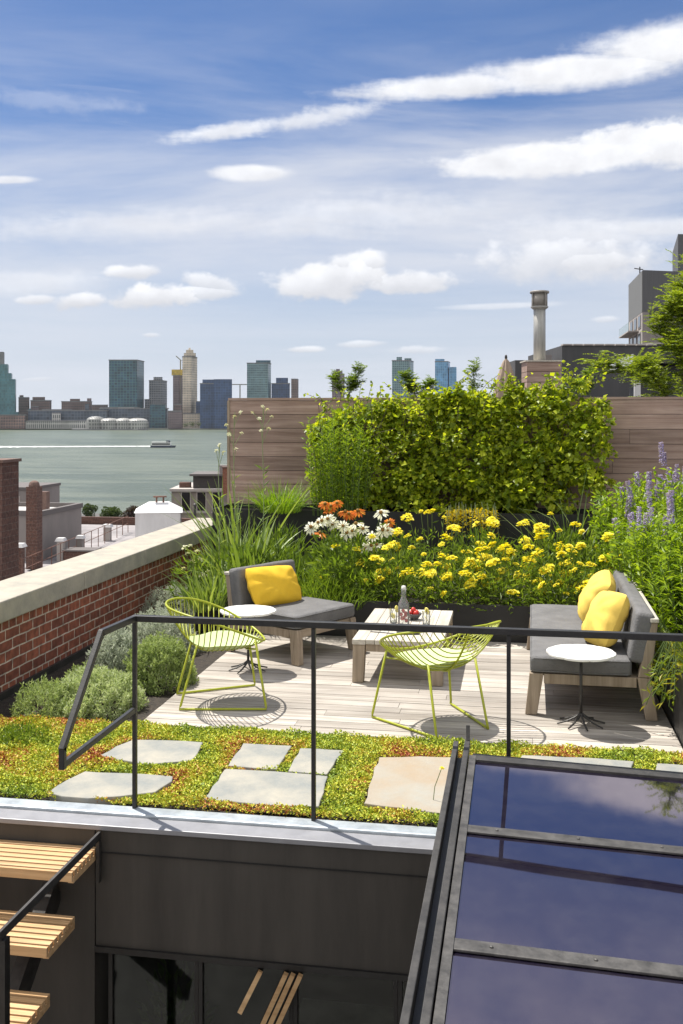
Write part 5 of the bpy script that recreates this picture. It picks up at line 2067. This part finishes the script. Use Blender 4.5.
mound_at('santolina_shrub', 'rounded sage green mound touching the left wire chair leg', 160, 684, .29, .40, LM_santo2, 15000, (.028, .011))
mound_at('lavender_shrub', 'silvery lavender mound behind the railing corner post', 118, 676, .24, .40, LM_silver, 9000, (.040, .011))
mound_at('santolina_shrub', 'pale green feathery mound nearest the sedum and railing', 96, 706, .36, .28, LM_santo, 15000, (.032, .011))
mound_at('lavender_shrub', 'silver grey mound behind the left wire chair', 160, 650, .36, .40, LM_silver, 10000, (.034, .011))
mound_at('santolina_shrub', 'dull green low mound against the foot of the brick parapet', 45, 712, .24, .25, LM_santo2, 4000, (.032, .008))
mound_at('santolina_shrub', 'small grey-green mound in the dark gap beside the brick wall', 84, 690, .18, .22, LM_santo2, 2500, (.032, .008))
mound_at('lavender_shrub', 'pale silver mound farthest back by the brick parapet', 172, 622, .36, .40, LM_silver, 5500, (.036, .008))
mound_at('santolina_shrub', 'tiny dark green tuft in the left corner of the sedum', 22, 742, .20, .13, LM_green, 2500, (.04, .008))

# a lone yellow sprig growing by the warm slab
x, y, _ = on_level(433, 806)
t = thing('sedum_flower', 'single yellow flower sprig beside the ochre-stained slab', 'flower', (x, y, .02))
MB().tube([(0, 0, 0), (.01, 0, .09), (.05, .0, .20)], .0025, 5).obj('stem', M_stem_pale, t)
hd = link('flower_head', UMB[1], t)
hd.location = (.05, 0, .20)
hd.scale = (.3, .3, .3)

# ------------------------------------------------------------------ beyond the fence (right)
M_conc = mat('dark_concrete', (0.085, 0.083, 0.085), 0.85, scale=1.3, col2=(0.06, 0.06, 0.062), bump=0.1, bscale=6, stretch=(2, 2, .25))
M_corr = mat('grey_corrugated_cladding', (0.10, 0.10, 0.105), 0.7, var=.12, scale=6, stretch=(8, 8, .05), bump=.3, bscale=3)
M_steel_pipe = mat('stainless_flue', (0.40, 0.39, 0.36), 0.5, 0.25, var=.2, scale=4, stretch=(6, 6, .4))

# metal flue
DF = 20.0
o = at_depth(539.5, DF, 0.6)
t = thing('metal_flue', 'tall shiny metal flue pipe with drum cowl above the fence', 'chimney', o, YAW)
zz = lambda py: height_at(py, DF) - .6
MB().tube([(0, 0, zz(366)), (0, 0, zz(334)), (0, 0, zz(308))], .118, 20).obj('pipe', M_steel_pipe, t, smooth=True)
MB().lathe([(.125, zz(309.5)), (.15, zz(308.5)), (.172, zz(307.5)), (.172, zz(306.5))], 24).obj('cowl_collar', M_steel_pipe, t)
MB().lathe([(.155, zz(306.4)), (.155, zz(293.5))], 24).obj('cowl_drum', mat('brown_flue_metal', (0.29, 0.265, 0.235), 0.55, .2, var=.25, scale=5), t, smooth=True)
MB().lathe([(.185, zz(293.4)), (.19, zz(292)), (.18, zz(291.2)), (.02, zz(290.8))], 24).obj('cowl_lid', MATS['brown_flue_metal'], t)
cv = MB()
for k in range(4):
    a = k * pi / 2 + .5
    cv.bar((.172 * cos(a), .172 * sin(a), zz(306.6)), (.172 * cos(a), .172 * sin(a), zz(293.3)), .02, .012, (cos(a), sin(a), 0))
cv.obj('cowl_straps', MATS['brown_flue_metal'], t)
bs = MB()
for k in range(4):
    z1 = zz(362.5) - k * .2
    bs.box(-.30, .37, -.28, .3, z1 - .19, z1)
bs.obj('boxed_base', M_fence, t)
MB().box(-.33, .40, -.31, .33, zz(362.4), zz(361)).obj('base_cap', M_teak_top, t)

# folded parasol
DU = 21.0
o = at_depth(506, DU, 0.4)
t = thing('folded_parasol', 'folded beige parasol poking up behind the vine', 'parasol', o)
zu = lambda py: height_at(py, DU) - .4
V, F = [], []
na, rows = 32, [(359.5, .03), (362, .06), (368, .10), (378, .155), (388, .19), (400, .21)]
for py, r in rows:
    for k in range(na):
        a = 2 * pi * k / na
        rr = r * (1 + .22 * cos(8 * a))
        V.append((rr * cos(a), rr * sin(a), zu(py)))
for i in range(len(rows) - 1):
    for k in range(na):
        l = (k + 1) % na
        F.append((i * na + k, (i + 1) * na + k, (i + 1) * na + l, i * na + l))
MB().add(V, F).obj('canopy', mat('beige_canvas', (0.40, 0.31, 0.235), 0.9, var=.12, scale=6), t, smooth=True)
MB().tube([(0, 0, 0), (0, 0, zu(358.5))], .024, 10).obj('pole', M_teak, t)
MB().ball((0, 0, zu(357.3)), .035, 10, 8, (.8, .8, 1.6)).obj('finial', M_dark_steel, t, smooth=True)

# low dark wall building
o = at_depth(562, 33, -1)
t = thing('dark_building', 'low dark concrete roof wall behind the metal flue', 'building', o, YAW)
w_ = 95 / FPX * 33
MB().box(0, w_, 0, 6, 0, height_at(345.5, 33) + 1).obj('wall', M_conc, t)
cp = MB()
for k in range(9):
    cp.box(k * w_ / 9 + .02, (k + 1) * w_ / 9 - .02, -.06, .3, height_at(345.5, 33) + 1.002, height_at(344, 33) + 1)
cp.obj('coping', M_pale_render, t)
MB().box(-1.35, -.02, 1.0, 4, 0, height_at(358.5, 33) + 1).obj('side_wall', M_conc, t)
MB().box(-.62, -.25, .4, .98, 0, height_at(354, 33) + 1).obj('roof_vent', M_grey_render, t)

# taller modern block
DB = 46.0
A_ = np.array(at_depth(643, DB)[:2])
B_ = np.array(at_depth(629, 51.2)[:2])
C_ = np.array(at_depth(790, 48)[:2])
o = (A_[0], A_[1], -16.6)
t = thing('modern_building', 'dark grey modern block with a glass balcony at the upper right', 'building', o)
zb = lambda py, d=DB: height_at(py, d) + 16.6
b_, c_ = B_ - A_, C_ - A_
Z_TOP = zb(270)
MB().prism([(0, 0), tuple(c_), tuple(c_ + b_), tuple(b_)], 0, Z_TOP).obj('wall', M_corr, t)
nrm = np.array((b_[1], -b_[0])) / np.linalg.norm(b_) * -1.0
if np.dot(nrm, c_) > 0:
    nrm = -nrm


def on_flank(s0, s1, z0, z1, o0, o1):
    return MB().prism([tuple(b_ * s0 + nrm * o0), tuple(b_ * s1 + nrm * o0), tuple(b_ * s1 + nrm * o1), tuple(b_ * s0 + nrm * o1)], z0, z1)


on_flank(0.01, .99, zb(312), Z_TOP - .02, .005, .03).obj('flank_cladding', mat('pale_grey_cladding', (0.17, 0.17, 0.165), 0.7, var=.1, scale=3, stretch=(4, 4, .2)), t)
on_flank(0.01, .99, zb(347), zb(312) - .01, .005, .025).obj('flank_render', M_pale_render, t)
for s0, s1, pa, pb in ((.08, .27, 313.5, 327), (.36, .55, 313.5, 327), (.64, .83, 313.5, 327), (.08, .27, 331, 346), (.36, .55, 331, 346), (.64, .83, 331, 346)):
    f = on_flank(s0, s1, zb(pb), zb(pa), .026, .05).obj('window', M_grey_render, t)
    on_flank(s0 + .02, s1 - .02, zb(pb) + .06, zb(pa) - .06, .051, .06).obj('pane', mat('bluish_window', (0.05, 0.065, 0.08), 0.12), f)
on_flank(.25, 1.0, zb(329.5), zb(328.2), .03, .5).obj('balcony_slab', M_pale_render, t)
on_flank(.25, 1.0, zb(328.1), zb(319.5), .47, .49).obj('balcony_glass', mat('pale_balcony_glass', (0.30, 0.38, 0.38), 0.1), t)
cu = c_ / np.linalg.norm(c_)
cn = np.array((cu[1], -cu[0]))


def on_front(x0, x1, z0, z1, o0, o1):
    return MB().prism([tuple(cu * x0 + cn * o0), tuple(cu * x1 + cn * o0), tuple(cu * x1 + cn * o1), tuple(cu * x0 + cn * o1)], z0, z1)


on_front(.3, 3.6, zb(318), zb(308), .004, .02).obj('recess', MATS['dark_window'], t)
on_front(.0, 1.7, zb(347), zb(312), .004, .018).obj('front_render', M_grey_render, t)
on_front(-.1, 8, zb(345.5) , zb(344), .02, 1.0).obj('terrace_coping', M_pale_render, t)
on_front(-.8, 8, 0, zb(345.6), .02, .9).obj('lower_terrace', M_conc, t)
MB().bar((0.0, 1.2, Z_TOP), (0.0, 1.2, zb(263)), .05, .05, (0, 1, 0)).obj('antenna', M_dark_steel, t)
MB().bar((-.25, 1.2, zb(264.5)), (.15, 1.2, zb(266)), .04, .04).obj('antenna_arm', M_dark_steel, t)
P_ = [np.array(at_depth(678, 49)[:2]) - A_, np.array(at_depth(800, 50)[:2]) - A_, np.array(at_depth(800, 58)[:2]) - A_, np.array(at_depth(672.5, 54.5)[:2]) - A_]
MB().prism([tuple(p) for p in P_], Z_TOP + .004, height_at(234, 49) + 16.6).obj('upper_tower', M_corr, t)

# white fascia awning roof with a glazed wall below
DA = 25.0
o = at_depth(612, DA, -1.0)
t = thing('roof_pavilion', 'small rooftop pavilion with a pale slanted fascia right of the dark wall', 'building', o, YAW)
za = lambda py: height_at(py, DA) + 1
xa = lambda px: (px - 612) / FPX * DA
rf = MB()
p0 = np.array(at_depth(611, 27)[:2]) - np.array(o[:2])
p1 = np.array(at_depth(634, 23)[:2]) - np.array(o[:2])
p2 = np.array(at_depth(740, 23)[:2]) - np.array(o[:2])
p3 = np.array(at_depth(740, 30)[:2]) - np.array(o[:2])
t.rotation_euler = (0, 0, 0)
rf.prism([tuple(p0), tuple(p1), tuple(p2), tuple(p3)], height_at(365, 24) + 1, height_at(357, 24) + 1)
rf.obj('roof', M_conc, t)
d01 = (p1 - p0) / np.linalg.norm(p1 - p0)
n01 = np.array((d01[1], -d01[0])) * .03
MB().prism([tuple(p0), tuple(p1), tuple(p1 + n01), tuple(p0 + n01)], height_at(366, 24) + 1, height_at(356.5, 24) + 1).obj('fascia', mat('pale_grey_fascia', (0.42, 0.43, 0.44), 0.5, var=.06, scale=3), t)
q0, q1, q2 = p0 * .6 + p3 * .4, p1 + np.array((.05, .9)), p2 + np.array((0, .9))
MB().prism([tuple(p0 + np.array((.5, .2))), tuple(p1 + np.array((.1, .6))), tuple(p2 + np.array((0, .6))), tuple(p3)], 0, height_at(366, 24) + .99).obj('wall', M_conc, t)
pp = np.array(at_depth(637.5, 23.3)[:2]) - np.array(o[:2])
MB().box(pp[0] - .07, pp[0] + .07, pp[1], pp[1] + .1, 0, height_at(380, 23) + 1).obj('pale_post', M_white_block, t)

# honey locust behind the fence
def frond_tree(name, label, cat, loc, limbs, lm, nfr, ln=.34, leaflet=(.05, .018), trunk_r=.06, pairs=10, fr_group=None, jit=.09, lo=.35):
    """limbs: list of poly-lines in local coordinates; fronds (feather leaves) along their outer parts"""
    t = thing(name, label, cat, loc, 0, fr_group)
    st = MB()
    P, A = [], []
    for pts in limbs:
        st.tube(pts, trunk_r * (.9 if pts[0][2] < .1 else .4), 7, r2=trunk_r * .12)
        Q = [np.array(p, float) for p in pts]
        for k in range(nfr):
            s = random.uniform(lo, 1.0) * (len(Q) - 1)
            i = min(int(s), len(Q) - 2)
            q = Q[i] + (Q[i + 1] - Q[i]) * (s - i) + np.array((random.gauss(0, jit), random.gauss(0, jit), random.gauss(0, jit * .8)))
            a = random.uniform(0, 2 * pi)
            d = np.array((cos(a), sin(a), random.uniform(-.15, .75)))
            d += (Q[-1] - Q[0]) / (np.linalg.norm(Q[-1] - Q[0]) + 1e-6) * .7
            d /= np.linalg.norm(d)
            l = ln * random.uniform(.5, 1.15)
            side = np.cross(d, (0, 0, 1.0))
            side /= np.linalg.norm(side) + 1e-6
            for j in range(pairs):
                f = (j + .6) / pairs
                c = q + d * l * f + np.array((0, 0, -.32 * l * f * f))
                for sg in (-1, 1):
                    P.append(c)
                    A.append(side * sg + d * .55 + RNG.normal(size=3) * .12)
    st.obj('trunk' if cat == 'tree' else 'stems', M_bark, t)
    P, A = np.array(P), np.array(A)
    s = RNG.uniform(.75, 1.15, len(P))
    leaves('crown' if cat == 'tree' else 'foliage', P, A, leaflet[0] * s, leaflet[1] * s, lm, t, up=.75, fold=.1)
    return t


DT = 15.6
tb_ = np.array(at_depth(690, DT, 0))
tp = lambda px, py, dd=0.0: tuple(np.array(at_depth(px, DT + dd, height_at(py, DT + dd))) - tb_)
limbs = [[(0, 0, 0), tp(688, 470), tp(686, 400), tp(690, 340), tp(692, 290), tp(688, 262)],
         [tp(688, 400), tp(678, 360, -.3), tp(668, 335, -.4), tp(662, 318, -.4)],
         [tp(688, 420), tp(655, 385, .3), tp(625, 368, .2), tp(596, 366, .2)],
         [tp(689, 380), tp(684, 330, .4), tp(682, 300, .3), tp(684, 286, .3)],
         [tp(688, 420), tp(670, 400, -.5), tp(655, 380, -.7), tp(640, 362, -.7)],
         [tp(690, 370), tp(720, 320, .4), tp(730, 280, .4)],
         [tp(690, 400), tp(730, 370, -.4), tp(760, 340, -.4)],
         [tp(690, 350), tp(682, 315, -.6), tp(676, 300, -.7)],
         [tp(689, 410), tp(690, 370, -.7), tp(680, 340, -.9)]]
frond_tree('honey_locust_tree', 'feathery honey locust tree rising behind the fence at the right', 'tree', tuple(tb_), limbs, LM_locust, 150, .33, (.062, .024))
# sprigs peeking over the fence
for px, top, lean, lab in ((352, 366, 9, 'leaning leafy sprig above the fence at the left end of the vine'),
                           (412, 372, -10, 'spreading leafy sprig in front of the notched far tower'),
                           (474, 362, 0, 'narrow upright sprig left of the folded parasol'),
                           (585, 372, 6, 'leafy sprig between the flue and the pavilion')):
    D = 14.6
    b = np.array(at_depth(px - lean * .8, D, 1.0))
    q = lambda dx, py: tuple(np.array(at_depth(px + dx, D, height_at(py, D))) - b)
    L_ = [[(0, 0, 0), q(-lean * .8, 410), q(0, 385), q(lean, top)]]
    if abs(lean) > 5:
        L_.append([q(-lean * .8, 405), q(-lean * 1.3, 392), q(-lean * 1.9, top + 10)])
        L_.append([q(-lean * .8, 402), q(-lean * .2, 392), q(lean * .3, top + 14)])
    frond_tree('fence_sprig', lab, 'plant', tuple(b), L_, LM_green, 80, .13, (.05, .017), .018, 6, 'leafy sprigs peeking over the fence', .03, .5)

# ------------------------------------------------------------------ air between the terrace and the far shore
hz_ = bpy.data.materials.new('air_haze')
hz_.use_nodes = True
hn = hz_.node_tree
for nd in list(hn.nodes):
    if nd.type == 'BSDF_PRINCIPLED':
        hn.nodes.remove(nd)
pv = hn.nodes.new('ShaderNodeVolumePrincipled')
pv.inputs['Color'].default_value = (.86, .91, .97, 1)
pv.inputs['Density'].default_value = .00004
pv.inputs['Anisotropy'].default_value = .2
hn.links.new(pv.outputs[0], hn.nodes['Material Output'].inputs['Volume'])
hb = MB().box(-4500, 4500, -1000, 9800, -20.2, 112).obj('haze', hz_)
struct(hb, 'stuff')

# ------------------------------------------------------------------ world: sky with clouds
SUN_AZ = atan2(-.82, .572)      # direction towards the sun, from +Y toward +X (negative = left)
SUN_EL = radians(63)
w = bpy.data.worlds.new('World')
SC.world = w
w.use_nodes = True
nt = w.node_tree
N, L = nt.nodes, nt.links
N.clear()
outn = N.new('ShaderNodeOutputWorld')
bg = N.new('ShaderNodeBackground')
L.new(bg.outputs[0], outn.inputs['Surface'])
sky = N.new('ShaderNodeTexSky')
sky.sky_type = 'NISHITA'
sky.sun_disc = False
sky.sun_elevation = SUN_EL
sky.sun_rotation = SUN_AZ
sky.altitude = 20
sky.air_density = 1.0
sky.dust_density = 0.6
sky.ozone_density = 2.5
SKY_STRENGTH = 0.06
bg.inputs['Strength'].default_value = SKY_STRENGTH

tc = N.new('ShaderNodeTexCoord')


def math_(op, a, b=None, c=None):
    n = N.new('ShaderNodeMath')
    n.operation = op
    for i, v in enumerate((a, b, c)):
        if v is None:
            continue
        if isinstance(v, (int, float)):
            n.inputs[i].default_value = v
        else:
            L.new(v, n.inputs[i])
    return n.outputs[0]


def maprange(v, a, b, c=0.0, d=1.0, smooth=True):
    n = N.new('ShaderNodeMapRange')
    n.interpolation_type = 'SMOOTHSTEP' if smooth else 'LINEAR'
    L.new(v, n.inputs['Value'])
    n.inputs['From Min'].default_value = a
    n.inputs['From Max'].default_value = b
    n.inputs['To Min'].default_value = c
    n.inputs['To Max'].default_value = d
    return n.outputs[0]


sep = N.new('ShaderNodeSeparateXYZ')
L.new(tc.outputs['Generated'], sep.inputs[0])
X, Y, Z = sep.outputs
fw = math_('MULTIPLY_ADD', X, -SY, math_('MULTIPLY', Y, CY))
rt = math_('MULTIPLY_ADD', X, CY, math_('MULTIPLY', Y, SY))
az = math_('ARCTAN2', rt, fw)
el = math_('ARCSINE', Z)
ae = N.new('ShaderNodeCombineXYZ')
L.new(az, ae.inputs[0])
L.new(el, ae.inputs[1])


def noise(scale, detail=6, rough=.6, sx=1.0, sy=1.0, off=0.0, dist=0.0):
    mp = N.new('ShaderNodeMapping')
    mp.inputs['Scale'].default_value = (sx, sy, 1)
    mp.inputs['Location'].default_value = (off, off * .7, off * 1.3)
    L.new(ae.outputs[0], mp.inputs['Vector'])
    n = N.new('ShaderNodeTexNoise')
    n.inputs['Scale'].default_value = scale
    n.inputs['Detail'].default_value = detail
    n.inputs['Roughness'].default_value = rough
    n.inputs['Distortion'].default_value = dist
    L.new(mp.outputs[0], n.inputs['Vector'])
    return n.outputs['Fac']


nA = noise(30, 9, .58, 1, 1.35, 3.1)       # billowy
nB = noise(10, 8, .6, .55, 3.2, 8.4, .4)   # streaky
nC = noise(60, 6, .6, 1, 1.3, 1.7)


def sky_angle(px, py):
    u, v = (px - 341.5) / FPX, (HOR - py) / FPX
    a = math.atan(u)
    return a, math.atan(v * cos(a))


def cloud(px0, py0, px1, py1, thick, kind='puff', amount=1.0, soft=.55, rag=1.0):
    """elongated cloud from one sky direction to another; thick in pixels of the survey"""
    a0, e0 = sky_angle(px0, py0)
    a1, e1 = sky_angle(px1, py1)
    ca, ce = (a0 + a1) / 2, (e0 + e1) / 2
    half = math.hypot(a1 - a0, e1 - e0) / 2
    th = math.atan2(e1 - e0, a1 - a0)
    tk = thick / FPX / 2
    da = math_('SUBTRACT', az, ca)
    de = math_('SUBTRACT', el, ce)
    p = math_('MULTIPLY_ADD', da, cos(th), math_('MULTIPLY', de, sin(th)))
    q = math_('MULTIPLY_ADD', da, -sin(th), math_('MULTIPLY', de, cos(th)))
    nz = nA if kind == 'puff' else nB
    r1 = math_('DIVIDE', p, half)
    r2 = math_('DIVIDE', q, tk)
    r = math_('SQRT', math_('ADD', math_('MULTIPLY', r1, r1), math_('MULTIPLY', r2, r2)))
    f = math_('MULTIPLY_ADD', math_('SUBTRACT', nz, .5), (-3.4 if kind == 'puff' else -2.6) * rag, r)
    f = math_('MULTIPLY_ADD', math_('SUBTRACT', nC, .5), -1.2 * rag, f)
    m = maprange(f, 1.0 + soft * .22, 1.0 - soft * .75, 0, amount)
    top = maprange(r2, -1.0, .8, .72 if kind == 'puff' else .88, 1.0)
    return m, top


CL = [
    # the long diagonal band, thin tail to broad head
    cloud(160, 141, 300, 120, 17, 'streak', .85, .95, .9),
    cloud(250, 130, 400, 100, 20, 'streak', .75, 1.1, 1.2),
    cloud(325, 95, 570, 73, 26, 'streak', .97, .75, .5),
    cloud(440, 80, 720, 54, 34, 'streak', 1.0, .7, .45),
    cloud(560, 60, 820, 22, 46, 'streak', 1.0, .8, .5),
    cloud(425, 163, 700, 150, 34, 'streak', 1.0, .45, .5),
    cloud(540, 152, 860, 130, 44, 'streak', 1.0, .45, .6),
    cloud(206, 173, 300, 172, 19, 'streak', .9, .5, .3),
    cloud(-30, 181, 42, 179, 9, 'streak', .8, .6, .4),
    # cumulus rows
    cloud(266, 286, 400, 272, 42, 'puff', .95, .5, .5),
    cloud(350, 283, 470, 280, 24, 'puff', .9, .5, .5),
    cloud(318, 268, 392, 262, 26, 'puff', .9, .5, .45),
    cloud(98, 299, 200, 296, 27, 'puff', .95, .45, .55),
    cloud(45, 303, 115, 299, 17, 'puff', .9, .5, .55),
    cloud(104, 274, 165, 270, 15, 'puff', .85, .6, .5),
    cloud(175, 293, 246, 292, 15, 'puff', .8, .6, .5),
    cloud(14, 301, 62, 299, 12, 'puff', .8, .6, .5),
    # big soft bank at the right
    cloud(470, 262, 690, 250, 44, 'puff', .72, .8, .6),
    cloud(545, 262, 650, 258, 24, 'puff', .85, .6, .5),
    cloud(560, 232, 760, 222, 26, 'streak', .7, .8, .5),
    # thin broad sheets
    cloud(-60, 232, 300, 214, 34, 'streak', .45, 1.0, .9),
    cloud(200, 218, 520, 206, 40, 'streak', .45, 1.0, .9),
    cloud(-60, 284, 130, 280, 26, 'streak', .5, 1.0, .7),
    cloud(470, 232, 800, 226, 40, 'streak', .55, 1.0, .8),
    cloud(-40, 96, 150, 108, 20, 'streak', .22, 1.1, 1.2),
    cloud(100, 206, 240, 226, 12, 'streak', .25, 1.1, 1.2),
    cloud(186, 278, 246, 291, 20, 'puff', .75, .6, .6),
    cloud(140, 335, 160, 335, 5, 'puff', .6, .7, .5),
    cloud(380, 351, 440, 349, 9, 'puff', .5, .8, .6),
    # low far puffs
    cloud(280, 350, 325, 349, 7, 'puff', .75, .7, .4),
    cloud(335, 345, 390, 343, 7, 'puff', .55, .7, .4),
    cloud(20, 380, 60, 378, 5, 'puff', .4, .8, .4),
    cloud(440, 308, 570, 303, 7, 'streak', .5, .8, .4),
    cloud(590, 320, 620, 319, 7, 'puff', .5, .8, .4),
]
mask, shade = None, None
for m, top in CL:
    if mask is None:
        mask, shade = m, top
    else:
        n = N.new('ShaderNodeMix')          # keep the shading of whichever cloud is denser here
        n.data_type = 'FLOAT'
        L.new(math_('GREATER_THAN', m, mask), n.inputs[0])
        L.new(shade, n.inputs[2])
        L.new(top, n.inputs[3])
        shade = n.outputs[0]
        mask = math_('MAXIMUM', mask, m)
# high thin veil: streaky, denser between 10 and 20 degrees and towards the horizon
veil = maprange(noise(4.2, 8, .58, .5, 3.0, 5.2, .35), .30, .74)
band = math_('MULTIPLY', maprange(el, .06, .17), maprange(el, .40, .20))
veil = math_('MULTIPLY', veil, math_('MULTIPLY_ADD', band, .85, .08))
wis = maprange(noise(9, 9, .65, .6, 4.5, 12.7, 1.0), .5, .78)
veil = math_('MAXIMUM', veil, math_('MULTIPLY', wis, math_('MULTIPLY_ADD', band, .34, .08)))
# unseen broken cloud added above the frame to grey the skylight's reflection
high = math_('MULTIPLY', maprange(el, .34, .56), maprange(noise(3.6, 7, .6, 1, 1.3, 9.4), .30, .66, .18, .80))
veil = math_('MAXIMUM', veil, high)
low = maprange(el, .33, 0.0, 0, .95)
low = math_('MULTIPLY', low, math_('MULTIPLY_ADD', noise(8, 6, .6, .4, 5.0, 2.2), .7, .62))

ext = math_('MULTIPLY_ADD', nA, .5, .76)


def mixcol(fac, a, b):
    n = N.new('ShaderNodeMix')
    n.data_type = 'RGBA'
    L.new(fac, n.inputs['Factor'])
    if isinstance(a, tuple):
        n.inputs[6].default_value = a
    else:
        L.new(a, n.inputs[6])
    if isinstance(b, tuple):
        n.inputs[7].default_value = b
    else:
        L.new(b, n.inputs[7])
    return n.outputs[2]


K_ = 1.0 / SKY_STRENGTH
tint = N.new('ShaderNodeMix')
tint.data_type = 'RGBA'
tint.blend_type = 'MULTIPLY'
tint.inputs['Factor'].default_value = 1
L.new(sky.outputs[0], tint.inputs[6])
tint.inputs[7].default_value = (.46, .62, .86, 1)
base = tint.outputs[2]
base = mixcol(low, base, (.375 * K_, .40 * K_, .45 * K_, 1))
base = mixcol(veil, base, (.42 * K_, .43 * K_, .465 * K_, 1))
cc = N.new('ShaderNodeCombineColor')
sh = math_('MULTIPLY', shade, ext)
L.new(math_('MULTIPLY', sh, .52 * K_), cc.inputs[0])
L.new(math_('MULTIPLY', sh, .525 * K_), cc.inputs[1])
L.new(math_('MULTIPLY', math_('MULTIPLY_ADD', sh, .92, .06), .555 * K_), cc.inputs[2])
final = mixcol(mask, base, cc.outputs[0])
# unseen bright clouds added behind the viewpoint to light the shaded fronts
fill_clouds = maprange(noise(5, 8, .6, 1, 1.6, 21.3), .30, .52)
fill_clouds = math_('MULTIPLY', fill_clouds, maprange(fw, .05, -.35))
fill_clouds = math_('MULTIPLY', fill_clouds, maprange(Z, .0, .06))
final = mixcol(fill_clouds, final, (.64 * K_, .635 * K_, .63 * K_, 1))
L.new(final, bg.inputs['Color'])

# sun
sd = bpy.data.lights.new('sun', 'SUN')
sd.energy = 3.7
sd.angle = radians(.55)
sd.color = (1.0, .955, .88)
so = bpy.data.objects.new('sun', sd)
COL.objects.link(so)
import mathutils
dirv = mathutils.Vector((sin(SUN_AZ) * cos(SUN_EL), cos(SUN_AZ) * cos(SUN_EL), sin(SUN_EL)))
so.rotation_euler = (-dirv).to_track_quat('-Z', 'Y').to_euler()
so.location = (0, 0, 60)

# ------------------------------------------------------------------ camera and render settings
cd = bpy.data.cameras.new('camera')
cd.sensor_fit = 'VERTICAL'
cd.sensor_height = 36
cd.sensor_width = 24
cd.lens = 36 * FPX / 1024
cd.shift_y = -(512 - HOR) / 1024
cd.clip_start = .05
cd.clip_end = 20000
co = bpy.data.objects.new('camera', cd)
co.location = (0, 0, EYE)
co.rotation_euler = (pi / 2, 0, YAW)
COL.objects.link(co)
SC.camera = co
SC.view_settings.view_transform = 'Standard'
SC.view_settings.look = 'None'
SC.view_settings.exposure = 0.92
SC.view_settings.gamma = 1
SC.cycles.max_bounces = 6
SC.cycles.transparent_max_bounces = 12
SC.cycles.sample_clamp_indirect = 4
SC.cycles.caustics_reflective = False
SC.cycles.caustics_refractive = False
SC.cycles.use_denoising = True
